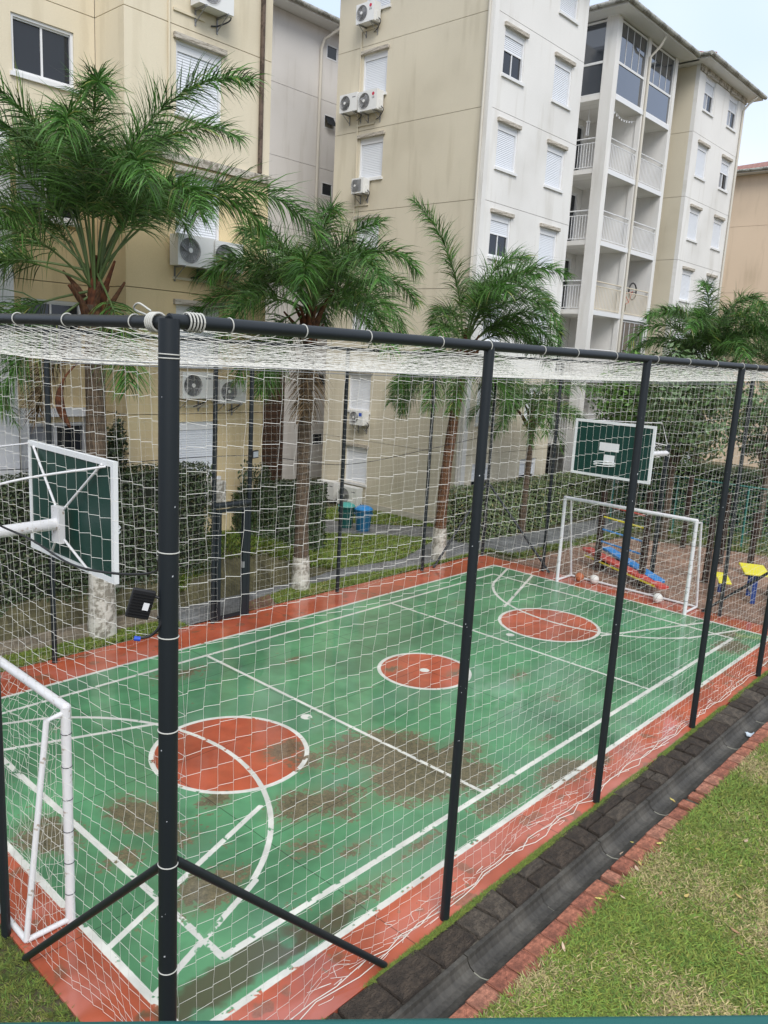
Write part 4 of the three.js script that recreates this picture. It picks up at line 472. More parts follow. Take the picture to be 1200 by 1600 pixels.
// ------------------------------------------------------------------ basketball hoops
function hoop(label, x, dir, colM = M.goalW) { // dir: from board towards the middle of the court
  const z = -7.88, t = thing('basketball_hoop', label, 'basketball hoop', [x, 0, z]), W = 0.93, y0 = 2.84, y1 = 4.06, b = 0.055; const m = (g) => g;
  const bd = sub('backboard', t); mesh('panel', boxG(-0.012, 0.012, y0 + b, y1 - b, -W + b, W - b), M.board, bd); const fr = new GB(); fr.box(-0.025, 0.025, y0, y0 + b, -W, W).box(-0.025, 0.025, y1 - b, y1, -W, W).box(-0.025, 0.025, y0 + b, y1 - b, -W, -W + b).box(-0.025, 0.025, y0 + b, y1 - b, W - b, W); mesh('border', fr, M.boardW, bd);
  const f0 = dir * 0.0125, f1 = dir * 0.017; mesh('painted_target', boxG(Math.min(f0, f1), Math.max(f0, f1), 3.42, 3.60, -0.30, 0.16), M.boardW, bd); mesh('rim_plate', boxG(Math.min(f0, dir * 0.03), Math.max(f0, dir * 0.03), 3.12, 3.34, -0.16, 0.08), M.boardW, bd);
  const rm = new THREE.TorusGeometry(0.225, 0.010, 8, 28).rotateX(Math.PI / 2).translate(dir * 0.30, 3.2, 0); mesh('rim', rm, M.boardW, t); mesh('rim_arm', new GB().bar(V(dir * 0.03, 3.2, -0.06), V(dir * 0.12, 3.2, -0.1), 0.01, 6).bar(V(dir * 0.03, 3.2, 0.06), V(dir * 0.12, 3.2, 0.1), 0.01, 6).bar(V(dir * 0.03, 3.1, 0), V(dir * 0.14, 3.19, 0), 0.01, 6), M.boardW, t); mesh('rim', new THREE.TorusGeometry(0.225, 0.008, 8, 28).rotateX(Math.PI / 2).translate(dir * 0.30, 3.15, 0), M.boardW, t);
  const B = -dir; mesh('arm', barG(V(B * 0.14, 3.3, 0), V(B * 2.9, 3.24, 0), 0.062, 14), M.goalW, t); mesh('column', barG(V(B * 2.9, -0.05, 0), V(B * 2.9, 3.45, 0), 0.06, 16), colM, t); mesh('mount_plate', boxG(B * 0.14 - 0.03, B * 0.14 + 0.03, 3.1, 3.48, -0.09, 0.09), M.goalW, t);
  for (const [yy, zz] of [[y1 - 0.05, -0.78], [y1 - 0.05, 0.72], [y0 + 0.03, -0.42], [y0 + 0.03, 0.42]]) mesh('strut', barG(V(B * 0.12, 3.3 + (yy > 3.3 ? 0.15 : -0.15), Math.sign(zz) * 0.07), V(B * 0.03, yy, zz), 0.014, 8), M.goalW, t);
  mesh('stay_rod', new GB().tube(curve([V(B * 0.03, y1 - 0.06, 0.8), V(B * 0.7, 3.85, 0.35), V(B * 1.5, 3.62, 0.08), V(B * 2.9, 3.42, 0)], 20), 0.012, 8), M.goalW, t); mesh('stay_rod', new GB().tube([V(B * 0.03, y1 - 0.03, -0.9), V(B * 2.9, 3.95, -0.2), V(B * 2.9, 3.42, 0)], 0.009, 6), M.goalW, t); return t;
}
hoop('green backboard seen from behind with white struts and arm', 3.84, 1); hoop('green backboard facing the court with white target marks above the far goal', 16.02, -1, M.post);

// ------------------------------------------------------------------ floodlight, cable
{ const t = thing('floodlight', 'black finned floodlight with blue plug clamped to the thick corner post', 'floodlight', [2.335, 3.62, -3.90], -0.5); const g = new RoundedBoxGeometry(0.15, 0.2, 0.035, 2, 0.008); const h = sub('head', t, [-0.03, 0.11, 0]); h.rotation.set(0.1, 0.1, -0.28); h.scale.setScalar(0.88); mesh('casing', g, M.black, h); for (let k = 0; k < 9; k++) mesh('fin', boxG(-0.066, 0.066, -0.086 + k * 0.02, -0.080 + k * 0.02, 0.0175, 0.029), M.black, h); mesh('label_plate', boxG(0.012, 0.05, -0.03, 0.022, 0.0292, 0.031), M.white, h); mesh('bracket', new GB().tube(curve([V(0.05, 0.15, 0), V(0.10, 0.12, 0.01), V(0.11, 0.04, 0.01), V(0.06, 0.02, 0)], 12), 0.009, 6), M.black, t); mesh('lead', new GB().tube(curve([V(0.08, 0.16, 0.01), V(0.085, 0.0, 0.02), V(0.03, -0.08, 0.01), V(-0.04, -0.10, 0.0)], 14), 0.009, 6), M.black, t); mesh('plug', new THREE.CylinderGeometry(0.014, 0.014, 0.035, 10).rotateZ(1.4).translate(-0.05, -0.10, 0), M.cableBlue, t);
  const a = at(243, 893, 'x', 2.47), b = at(120, 885, 'x', 2.5), c = at(52, 845, 'x', 2.5), d = at(-40, 790, 'x', 2.5); const k = mesh('power_cable', new GB().tube(curve([V(2.41, 3.98, -3.89), a, b, c, d, V(2.45, 4.6, -8.0)], 40), 0.0085, 6), M.black); tag(k, 'black power cable drooping across the end net to the corner post', 'cable');
  const o = thing('floodlight', 'small black floodlight on a post beside the gate', 'floodlight', [9.42, 3.12, ZF + 0.05], 0.3); mesh('casing', new RoundedBoxGeometry(0.2, 0.15, 0.05, 1, 0.01).translate(0, 0.1, 0.06), M.black, o); mesh('lens', boxG(-0.08, 0.08, 0.045, 0.155, 0.086, 0.09), M.pGrey, o); mesh('bracket', boxG(-0.02, 0.02, 0.02, 0.14, 0, 0.04), M.black, o);
  const w = tag(mesh('overhead_wire', new GB().tube(curve([V(2.45, 3.3, ZF), V(5.5, 3.2, ZF - 0.02), V(9.42, 3.18, ZF), V(11.92, 2.85, ZF), V(14.85, 3.05, ZF), V(17.4, 3.3, ZF)], 60), 0.007, 5), M.black), 'thin black wire strung between the posts on the palm side', 'wire'); }
console.log('court things');
// ------------------------------------------------------------------ palms
function frondG(L, e0, az, droop, seed, o = {}) { // feather leaf: arched midrib, leaflets set in several planes and hanging
  const r = rngOf(seed), N = 26, pts = [], dirs = []; let p = V(0, 0, 0), tw = (r() - 0.5) * 0.5; for (let k = 0; k <= N; k++) { const t = k / N, e = e0 - droop * Math.pow(t, o.pw || 1.35), a = az + tw * t; const d = V(Math.cos(e) * Math.cos(a), Math.sin(e), Math.cos(e) * Math.sin(a)); pts.push(p.clone()); dirs.push(d); p.addScaledVector(d, L / N); }
  const g = new GB(true), dead = o.dead, rib = dead ? [0.13, 0.08, 0.04] : [0.10, 0.15, 0.045]; g.tube(pts, (t) => 0.024 * (1 - t * 0.88), 5, false, rib);
  const n = Math.round(L * (o.dens || 33)); for (let k = 0; k < n; k++) for (const s of [-1, 1]) {
    const t0 = o.bare || 0.16, t = t0 + (1 - t0) * (k + r() * 0.8) / n, f = Math.min(N - 0.001, t * N), i = Math.floor(f), P = V().lerpVectors(pts[i], pts[i + 1], f - i), T = dirs[i]; const side = V().crossVectors(T, V(0, 1, 0)); if (side.lengthSq() < 1e-3) side.set(1, 0, 0); side.normalize(); const up = V().crossVectors(side, T).normalize(); const pl = (r() - 0.42) * 2.4; const fw = 0.35 + 0.45 * t + r() * 0.35;
    const d = side.clone().multiplyScalar(s * Math.cos(pl)).addScaledVector(up, Math.sin(pl) * 0.9).addScaledVector(T, fw).normalize(); const len = (o.len || 0.52) * (0.35 + 0.65 * Math.sin(Math.PI * clamp(0.12 + t * 0.83, 0, 1))) * (0.75 + r() * 0.5), hang = (o.hang || 0.78) * (0.5 + r()); const w = 0.0098 * (o.wide || 1) * (0.7 + r() * 0.6); const wd = V().crossVectors(d, V(r() - 0.5, r() - 0.5, r() - 0.5)).normalize();
    const sh = 0.38 + r() * 1.05; const c = dead ? [0.13 * sh, 0.085 * sh, 0.04 * sh] : (r() < 0.07 ? [0.20 * sh, 0.22 * sh, 0.06] : [0.068 * sh, (0.138 + 0.05 * t) * sh, 0.026 * sh]);
    const K = 3, base = g.p.length / 3; let q = P.clone(), dd = d.clone(); const nn = V().crossVectors(wd, d).normalize(); for (let m = 0; m <= K; m++) { const tt = m / K, ww = w * (tt < 0.3 ? 0.6 + tt * 1.3 : (1 - tt) * 1.42 + 0.02); g.v(q.x - wd.x * ww, q.y - wd.y * ww, q.z - wd.z * ww, nn.x, nn.y, nn.z, 0, tt, c); g.v(q.x + wd.x * ww, q.y + wd.y * ww, q.z + wd.z * ww, nn.x, nn.y, nn.z, 1, tt, c); q.addScaledVector(dd, len / K); dd.y -= hang * 0.55; dd.normalize(); }
    for (let m = 0; m < K; m++) { const b = base + m * 2; g.i.push(b, b + 1, b + 2, b + 1, b + 3, b + 2); } }
  return g.build();
}
function palm(name, label, x, z, top, R, fr, seed, o = {}) { // top: height of the crown; fr: list of [length, elevation, azimuth, droop]
  const y0 = o.y0 || 0, r = rngOf(seed * 31 + 7), t = thing(name, label, 'palm', [x, y0, z], 0, 'feather palms round the court'); const H1 = top - y0, lean = o.lean || [0, 0];
  const pts = []; for (let k = 0; k <= 14; k++) { const q = k / 14; pts.push(V(lean[0] * q * q + Math.sin(q * 5 + seed) * 0.03, -0.1 + q * (H1 + 0.1), lean[1] * q * q)); } mesh('trunk', new GB().tube(pts, (q) => R * (1 + 0.35 * Math.pow(1 - q, 8) + 0.05 * Math.sin(q * 60)) * (1 - 0.18 * q), 14), o.bark || M.bark, t);
  if (o.lime) { const k = Math.min(13, Math.ceil(o.lime / H1 * 14)); mesh('limewashed_base', new GB().tube(pts.slice(0, k + 1).map((p, q) => q === k ? V().lerpVectors(pts[k - 1], pts[k], clamp((o.lime - pts[k - 1].y) / (pts[k].y - pts[k - 1].y), 0.05, 1)) : p), (q) => R * (1 + 0.35 * Math.pow(1 - q * o.lime / H1, 8)) * 1.02 + 0.006, 14), M.limewash, t); }
  const C = pts[14]; for (let k = 0; k < (o.boots ?? 9); k++) { const a = k * 2.4 + seed, e = 0.9 + r() * 0.4, l = 0.35 + r() * 0.5, d = V(Math.cos(a) * Math.cos(e), Math.sin(e), Math.sin(a) * Math.cos(e)), p0 = C.clone().add(V(Math.cos(a) * R * 0.75, -0.35 + r() * 0.35, Math.sin(a) * R * 0.75)); mesh('leaf_base', new GB().tube([p0, p0.clone().addScaledVector(d, l * 0.5), p0.clone().addScaledVector(d, l).add(V(Math.cos(a) * 0.1, 0, Math.sin(a) * 0.1))], (q) => 0.075 * (1 - q * 0.75), 7), r() < 0.6 ? M.boot : M.barkRed, t); }
  mesh('crown_shaft', new GB().tube([C.clone().add(V(0, -0.15, 0)), C.clone().add(V(0, 0.35, 0)), C.clone().add(V(0, 0.8, 0))], (q) => R * (0.85 - 0.62 * q), 10), o.shaft || M.boot, t);
  fr.forEach(([L, e, a, d, dd], k) => { const f = mesh('frond', frondG(L, e, a, d, seed * 101 + k, { dead: dd, len: o.leaf, dens: o.dens, hang: o.hang, wide: o.wide, pw: o.pw, bare: o.bare }), dd ? M.dead : M.leaf, t); f.position.copy(C).add(V(Math.cos(a) * R * 0.4, dd ? -0.15 : 0.15 + r() * 0.45, Math.sin(a) * R * 0.4)); }); return t;
}
// azimuth: 0 is +x (away to the right), -PI/2 is -z (away to the left), PI/2 towards the near side, PI towards the near left
const ring = (n, L, e, d, seed, a0 = 0) => { const r = rngOf(seed); return Array.from({ length: n }, (_, k) => [L * (0.85 + r() * 0.3), e + (r() - 0.5) * 0.3, a0 + k / n * 6.283 + (r() - 0.5) * 0.45, d * (0.85 + r() * 0.3)]); };
palm('queen_palm', 'large palm with full crown and limewashed trunk behind the struts of a backboard', 6.72, -12.75, 5.75, 0.19, [...ring(7, 4.1, 1.42, 1.7, 11, 0.3), ...ring(7, 3.8, 1.22, 2.0, 12, 0.7), [4.3, 0.85, 0.75, 1.9], [3.4, 1.0, 1.4, 2.0], [3.5, 1.0, -0.4, 1.9], [3.6, 0.75, -2.35, 1.7], [3.4, 0.95, -1.8, 1.9], [3.2, 0.35, -2.2, 1.5], [3.0, 0.15, -2.6, 1.4], [3.2, 0.6, 2.8, 1.8], [2.6, -0.25, -2.45, 1.0], [1.9, -0.9, 3.5, 0.6, true], [2.2, -0.75, 1.6, 0.7, false], [2.4, -0.65, -2.9, 0.8]], 1, { lime: 1.75, bark: M.bark, leaf: 0.78, dens: 56, pw: 1.75, bare: 0.28, hang: 0.7 });
palm('queen_palm', 'palm with grey bare trunk on the grass strip right of the court gate', 11.45, -12.72, 5.7, 0.155, [...ring(6, 2.6, 1.25, 1.5, 21, 0.1), ...ring(9, 2.8, 0.9, 1.9, 22, 0.5), ...ring(8, 2.6, 0.5, 1.9, 23), [2.2, -0.5, -2.6, 0.9], [2.2, -0.6, 3.0, 0.8], [2.0, -0.9, -1.9, 0.5], [1.8, -1.0, 2.3, 0.5, true]], 2, { lime: 0.75, leaf: 0.74, dens: 62, pw: 1.55, bare: 0.22 });
palm('queen_palm', 'palm with reddish trunk and few upright fronds leaning by the far court corner', 16.12, -12.5, 5.2, 0.15, [[3.8, 1.45, -2.3, 0.8], [3.4, 1.4, 0.2, 1.6], [3.3, 1.25, 0.84, 1.8], [3.2, 1.2, 0.4, 2.1], [3.2, 1.1, -0.4, 1.9], [3.2, 1.3, 1.6, 1.8], [2.8, 1.2, 2.2, 1.7], [3.0, 1.0, 0.7, 2.2], [2.9, 1.05, 1.2, 2.3], [2.8, 0.8, 0.3, 2.1], [2.7, 0.75, 1.0, 2.1], [2.7, 0.6, 0.6, 2.0], [2.3, 0.8, -1.2, 1.8], [2.3, 0.7, 2.9, 1.8], [2.2, -0.1, -2.7, 1.3], [2.5, -0.3, 3.0, 1.15], [2.5, -0.4, -2.2, 1.0], [2.4, -0.55, -2.5, 0.85], [2.3, -0.5, -2.0, 0.9], [2.0, -0.8, 2.6, 0.6], [2.2, -0.5, 0.6, 0.9], [2.1, -0.65, 0.9, 0.8], [2.0, -0.75, 0.1, 0.7]], 3, { lime: 0.85, bark: M.barkRed, lean: [0.45, 0], leaf: 0.72, dens: 66, pw: 1.6, bare: 0.22, boots: 12 });
palm('queen_palm', 'short slim palm with drooping fronds before the block\'s white-framed windows', 20.9, -13.0, 3.6, 0.11, [...ring(6, 2.0, 0.9, 1.6, 41), ...ring(9, 2.2, 0.3, 1.7, 42, 0.4), [1.7, -0.4, -2.6, 0.9], [1.8, -0.5, 2.5, 0.8], [1.8, -0.6, 0.4, 0.7]], 4, { leaf: 0.55, boots: 5, dens: 40 });
palm('queen_palm', 'far palm with arching crown beside the broadleaf tree over the hedge', 29.0, -11.0, 5.2, 0.16, [...ring(10, 3.5, 1.3, 1.8, 51), ...ring(12, 3.4, 0.85, 2.0, 52, 0.4), ...ring(4, 2.6, 0.1, 1.3, 53)], 5, { leaf: 0.75, dens: 42, wide: 1.4, boots: 5, pw: 1.5 });
palm('queen_palm', 'far palm with thin crown in front of the peach block', 33.5, -9.6, 4.7, 0.16, [...ring(7, 3.4, 1.25, 1.5, 61), ...ring(9, 3.3, 0.8, 1.9, 62, 0.4)], 6, { leaf: 0.75, dens: 42, wide: 1.4, boots: 4, pw: 1.5 });
palm('queen_palm', 'young palm with low crown hiding the white pier of the yellow block', 4.9, -14.6, 4.5, 0.13, [...ring(5, 1.9, 0.9, 1.6, 71), ...ring(6, 1.9, 0.25, 1.6, 72, 0.3), [1.8, -0.5, 0.1, 0.9], [1.7, -0.6, -0.7, 0.7]], 7, { y0: 1.1, leaf: 0.45, boots: 4 });
{ const t = tag(mesh('dead_frond', new GB().tube(curve([at(135, 553, 'z', -12.5), at(118, 570, 'z', -12.4), at(100, 592, 'z', -12.4), at(93, 620, 'z', -12.4), at(97, 645, 'z', -12.4), at(110, 668, 'z', -12.4)], 24), (q) => q < 0.42 ? 0.016 : 0.016 + 0.055 * Math.sin((q - 0.42) / 0.58 * Math.PI), 8), M.boot), 'dry brown spathe hanging from the largest palm', 'dead frond'); }
console.log('palms');

// ------------------------------------------------------------------ hedges, shrubs and a broadleaf tree
function leaves(n, place, size, tone, seed) { const r = rngOf(seed), g = new GB(true); for (let k = 0; k < n; k++) { const [p, nrm] = place(r); const a = V(r() - 0.5, r() - 0.5, r() - 0.5).addScaledVector(nrm, 0.8).normalize(), u = V().crossVectors(a, V(r() - 0.5, r() - 0.5, r() - 0.5)).normalize(), w = V().crossVectors(a, u), s = size * (0.6 + r() * 0.8), sh = 0.55 + r() * 0.9, y = r() < 0.12 ? 1.6 : 1, c = [tone[0] * sh * y, tone[1] * sh, tone[2] * sh]; const b = g.p.length / 3; g.v(p.x - u.x * s, p.y - u.y * s, p.z - u.z * s, a.x, a.y, a.z, 0, 0, c); g.v(p.x + w.x * s * 0.42, p.y + w.y * s * 0.42, p.z + w.z * s * 0.42, a.x, a.y, a.z, 1, 0, c); g.v(p.x + u.x * s, p.y + u.y * s, p.z + u.z * s, a.x, a.y, a.z, 1, 1, c); g.v(p.x - w.x * s * 0.42, p.y - w.y * s * 0.42, p.z - w.z * s * 0.42, a.x, a.y, a.z, 0, 1, c); g.i.push(b, b + 2, b + 1, b, b + 3, b + 2); } return g.build(); }
function hedge(label, x0, x1, z0, z1, y0, y1, n, tone, seed, size = 0.05) {
  const t = thing('hedge', label, 'hedge', [(x0 + x1) / 2, y0, (z0 + z1) / 2]), W = (x1 - x0) / 2, D = (z1 - z0) / 2, Hh = y1 - y0; const core = new RoundedBoxGeometry(2 * W - 0.24, Hh - 0.1, 2 * D - 0.24, 2, 0.1).translate(0, Hh / 2 - 0.07, 0); mesh('branches', core, M.hedgeCore, t);
  mesh('foliage', leaves(n, (r) => { const A = [2 * D * Hh, 2 * D * Hh, 2 * W * Hh, 2 * W * Hh, 4 * W * D], s = A.reduce((a, b) => a + b); let k = 0, q = r() * s; while (q > A[k] && k < 4) q -= A[k++]; const a = r() * 2 - 1, b = r(), lump = (fbm(a * 6 + k * 9 + seed, b * 6, 3) - 0.5) * 0.3 - r() * r() * 0.2; let p, n; if (k < 2) { n = V(k ? 1 : -1, 0.2, 0); p = V((k ? 1 : -1) * (W + lump), b * Hh, a * D); } else if (k < 4) { n = V(0, 0.2, k === 3 ? 1 : -1); p = V(a * W, b * Hh, (k === 3 ? 1 : -1) * (D + lump)); } else { n = V(0, 1, 0); p = V(a * W, Hh + lump, (b * 2 - 1) * D); } return [p, n]; }, size, tone, seed), M.leaf, t); return t;
}
hedge('tall dark clipped hedge below the yellow block, behind the backboard struts', 1.5, 9.75, -14.35, -13.6, 0.3, 2.75, 34000, [0.042, 0.068, 0.022], 1, 0.038); hedge('dark bushy hedge between the gate and the grey palm trunk', 10.9, 13.6, -15.2, -14.2, 0.3, 1.95, 16000, [0.04, 0.07, 0.02], 2, 0.045);
hedge('grey-green clipped hedge along the foot of the big block', 18.1, 26.8, -13.95, -13.0, 0, 1.5, 30000, [0.14, 0.195, 0.075], 3, 0.04); hedge('long green hedge behind the playground posts', 27.6, 28.9, -13.4, -1, 0, 2.0, 20000, [0.11, 0.19, 0.06], 4, 0.06); hedge('pale green hedge at the foot of the peach block', 38, 47, -11, -9.6, 0, 2.3, 12000, [0.11, 0.19, 0.05], 5, 0.08);
function bush(name, label, cat, x, y, z, rx, ry, rz, n, tone, seed, size, trunkH = 0) {
  const t = thing(name, label, cat, [x, y, z]), r0 = rngOf(seed + 500); const lobes = Array.from({ length: 12 }, () => [(r0() - 0.5) * 1.3 * rx, ry * (0.35 + r0() * 1.2), (r0() - 0.5) * 1.3 * rz, 0.35 + r0() * 0.3]);
  const tg = new GB(); if (trunkH) tg.tube([V(0, -0.1, 0), V(0.05, trunkH * 0.5, 0), V(0, trunkH + ry * 0.5, 0)], (q) => 0.14 * (1 - q * 0.5), 10); lobes.forEach((l) => tg.tube([V(0, trunkH * 0.8, 0), V(l[0] * 0.5, trunkH + l[1] * 0.6, l[2] * 0.5), V(l[0], trunkH + l[1], l[2])], (q) => 0.045 * (1 - q * 0.7), 6)); mesh(trunkH ? 'trunk' : 'stems', tg, M.bark, t);
  mesh(trunkH ? 'crown' : 'foliage', leaves(n, (r) => { const l = lobes[Math.floor(r() * 12)], th = r() * 6.283, cz = r() * 2 - 1, s = Math.sqrt(1 - cz * cz), q = Math.pow(r(), 0.45), d = V(s * Math.cos(th), cz, s * Math.sin(th)); return [V(l[0] + d.x * rx * l[3] * q, trunkH + l[1] + d.y * ry * l[3] * q, l[2] + d.z * rz * l[3] * q), d]; }, size, tone, seed), M.leaf, t); return t;
}
bush('broadleaf_tree', 'bright green bushy tree rising beside the far palms', 'tree', 25.6, 0, -11.6, 1.6, 1.9, 1.6, 9000, [0.09, 0.19, 0.03], 1, 0.10, 2.6); bush('broadleaf_tree', 'dark leafy tree with thin trunk behind the far hoop', 'tree', 24.3, 0, -9.9, 1.9, 1.6, 1.9, 6500, [0.08, 0.14, 0.045], 2, 0.09, 2.6); bush('broadleaf_tree', 'shadowy tree over the hedge near the playground logs', 'tree', 27.0, 0, -7.9, 1.5, 1.3, 1.5, 3600, [0.085, 0.155, 0.05], 3, 0.09, 2.4);
bush('shrub', 'small bright shrub by the brown gate', 'shrub', 17.6, 0, -20.6, 0.5, 0.45, 0.5, 1500, [0.06, 0.13, 0.03], 4, 0.05); bush('shrub', 'narrow dark climber beside the trunk of the largest palm', 'shrub', 7.7, 1.0, -14.0, 0.5, 1.5, 0.35, 5000, [0.026, 0.045, 0.014], 5, 0.05); bush('shrub', 'dark shrub at the yellow wall left of the gate', 'shrub', 11.3, 1.1, -14.25, 0.45, 0.8, 0.25, 2500, [0.03, 0.055, 0.016], 6, 0.05);
console.log('hedges');

// ------------------------------------------------------------------ playground, bins, balls
function log(label, x, z, h) { const g = new GB().tube([V(0, -0.2, 0), V(0.01, h * 0.5, 0.01), V(0, h, 0)], (q) => 0.085 * (1 - q * 0.1) + Math.sin(q * 9) * 0.004, 10).build(); const o = mesh('wooden_post', g, M.wood); o.position.set(x, 0, z); tag(o, label, 'post', 'dark log posts in the playground'); return o; }
{ const L = thing('climbing_bars', 'dark log climbing frame with red, yellow and blue bars', 'climbing frame', [18.5, 0, -8.5]); for (const [x, z] of [[0.15, -0.75], [-0.35, 0.7]]) mesh('log_post', new GB().tube([V(x, -0.2, z), V(x, 1.05, z), V(x, 2.1, z)], 0.085, 10), M.wood, L); [[1.75, M.pRed], [1.45, M.pYellow], [1.12, M.pBlue], [0.8, M.pBlue]].forEach(([y, m], k) => mesh('bar', barG(V(0.15, y, -0.75), V(-0.35, y, 0.7), 0.024, 8), m, L)); }
for (const [x, z, h] of [[19.9, -6.9, 1.7], [20.6, -8.9, 2.0], [22.3, -7.4, 2.0], [21.6, -6.4, 1.7], [23.4, -8.9, 2.2], [20.1, -5.4, 1.6]]) log('dark wooden log post standing in the playground sand', x, z, h);
for (const [n, m, a, b] of [['blue', M.pBlue, V(19.6, 0.42, -9.5), V(17.95, 0.30, -7.25)], ['red', M.pRed, V(19.15, 0.40, -9.85), V(17.62, 0.26, -7.0)]]) { const t = thing('see_saw', n + ' plank see-saw with low stands beside the far goal', 'see-saw', [(a.x + b.x) / 2, 0, (a.z + b.z) / 2], Math.atan2(-(b.z - a.z), b.x - a.x)); const l = Math.hypot(b.x - a.x, b.z - a.z) / 2; const p = mesh('plank', new RoundedBoxGeometry(l * 2, 0.08, 0.28, 1, 0.02), m, t); p.position.y = (a.y + b.y) / 2; p.rotation.z = Math.atan2(b.y - a.y, l * 2); mesh('side_strip', boxG(-l * 0.9, l * 0.9, 0.24, 0.28, 0.142, 0.155), n === 'red' ? M.pYellow : M.pBlue, t); for (const s of [-1, 1]) mesh('stand', boxG(s * l * 0.5 - 0.05, s * l * 0.5 + 0.05, 0, 0.3, -0.11, 0.11), M.wood, t); }
{ const t = thing('picnic_table', 'yellow topped picnic table with blue legs in the sand', 'table', [19.3, 0, -5.6], 0.45); mesh('table_top', new RoundedBoxGeometry(1.05, 0.05, 0.55, 1, 0.015).translate(0, 0.74, 0), M.pYellow, t); for (const s of [-1, 1]) { mesh('bench_seat', new RoundedBoxGeometry(1.0, 0.045, 0.28, 1, 0.015).translate(0, 0.45, s * 0.65), M.pYellow, t); for (const x of [-0.35, 0.35]) mesh('leg', boxG(x - 0.03, x + 0.03, 0, 0.427, s * 0.65 - 0.035, s * 0.65 + 0.035), M.pNavy, t); } for (const x of [-0.35, 0.35]) mesh('leg', boxG(x - 0.035, x + 0.035, 0, 0.715, -0.05, 0.05), M.pNavy, t); mesh('frame', boxG(-0.3, 0.3, 0.2, 0.26, -0.03, 0.03), M.pGrey, t); }
{ const t = thing('bench', 'low grey bench with yellow edge beside the corner of the court', 'bench', [18.35, 0, -4.6], 0.2); mesh('seat', new RoundedBoxGeometry(0.9, 0.06, 0.34, 1, 0.015).translate(0, 0.45, 0), M.pGrey, t); mesh('edge', boxG(-0.45, 0.45, 0.43, 0.47, -0.2, -0.171), M.pYellow, t); for (const x of [-0.3, 0.3]) mesh('leg', boxG(x - 0.04, x + 0.04, 0, 0.419, -0.12, 0.12), M.pNavy, t); }
for (const [n, x, z, m, lid, r] of [['blue lidded wheeled bin beside the path at the big block', 16.85, -16.0, M.binBlue, M.binLid, 0.26], ['teal lidded bin half hidden behind the blue one', 16.75, -16.62, M.binGreen, M.binLidGreen, 0.25]]) { const t = thing('bin', n, 'bin', [x, 0, z], -0.8); const s = new THREE.CylinderGeometry(r, r * 0.78, 0.62, 20).translate(0, 0.33, 0); mesh('body', s, m, t); mesh('lid', new THREE.LatheGeometry([[0, 0.78], [r * 0.5, 0.77], [r * 0.85, 0.73], [r * 1.06, 0.68], [r * 1.06, 0.642], [0, 0.641]].map((q) => new THREE.Vector2(q[0], q[1])), 20), lid, t); mesh('rim', new THREE.TorusGeometry(r * 1.02, 0.012, 6, 20).rotateX(Math.PI / 2).translate(0, 0.62, 0), m, t); for (const q of [-1, 1]) mesh('handle', boxG(q * r * 1.0 - 0.02, q * r * 1.0 + 0.02, 0.5, 0.56, -0.06, 0.06), m, t); }
function ball(label, x, z, m) { const t = thing('ball', label, 'ball', [x, 0.115, z]); mesh('cover', new THREE.IcosahedronGeometry(0.112, 4), m, t); const s = []; for (let k = 0; k < 3; k++) s.push(new THREE.TorusGeometry(0.1118, 0.0022, 5, 36).rotateX(k === 0 ? 0.4 : k === 1 ? 1.7 : 0.3).rotateY(k * 1.2).toNonIndexed()); mesh('seams', mergeGeometries(s), M.darkGrey, t); }
ball('orange ball behind the far goal net', 17.30, -9.0, M.ballO); ball('white ball beside the orange one behind the far goal', 17.42, -8.66, M.ballW); ball('white ball alone at the goal end near the red see-saw', 17.20, -6.95, M.ballW);
{ // teal wire fence behind the playground
  const t = thing('wire_fence', 'teal wire mesh fence behind the playground', 'fence', [25.2, 0, -7]); for (let k = 0; k < 6; k++) mesh('post', barG(V(0, -0.1, -5.2 + k * 2.2), V(0, 1.9, -5.2 + k * 2.2), 0.03, 8), M.tealWire, t); const g = netG(74, 18, (i, j) => V(0.03, 0.06 + j * 0.1, -5.2 + i * 0.15), 0.004, 0.004); mesh('wire_mesh', g, M.tealWire, t); mesh('top_rail', barG(V(0, 1.88, -5.2), V(0, 1.88, 5.9), 0.025, 8), M.tealWire, t); }

// ------------------------------------------------------------------ grass
const bladeG = (() => { const r = rngOf(17), g = new GB(); for (let k = 0; k < 6; k++) { const a = r() * 6.283, l = 0.03 + r() * 0.035, b = 0.35 + r() * 1.2, w = 0.002 + r() * 0.0018, d = V(Math.cos(a) * b, 1, Math.sin(a) * b).normalize(), s = V(-Math.sin(a), 0, Math.cos(a)), o = V((r() - 0.5) * 0.02, -0.004, (r() - 0.5) * 0.02), m = o.clone().addScaledVector(d, l * 0.6), e = m.clone().addScaledVector(V(d.x * 1.5, d.y * 0.6, d.z * 1.5).normalize(), l * 0.5); const k0 = g.p.length / 3; for (const [p, q] of [[o, w], [m, w * 0.8]]) for (const z of [-1, 1]) g.v(p.x + s.x * q * z, p.y, p.z + s.z * q * z, d.x * 0.4, 0.9, d.z * 0.4, 0, 0); g.v(e.x, e.y, e.z, d.x * 0.4, 0.9, d.z * 0.4, 0, 0); g.i.push(k0, k0 + 1, k0 + 2, k0 + 1, k0 + 3, k0 + 2, k0 + 2, k0 + 3, k0 + 4); } return g.build(); })();
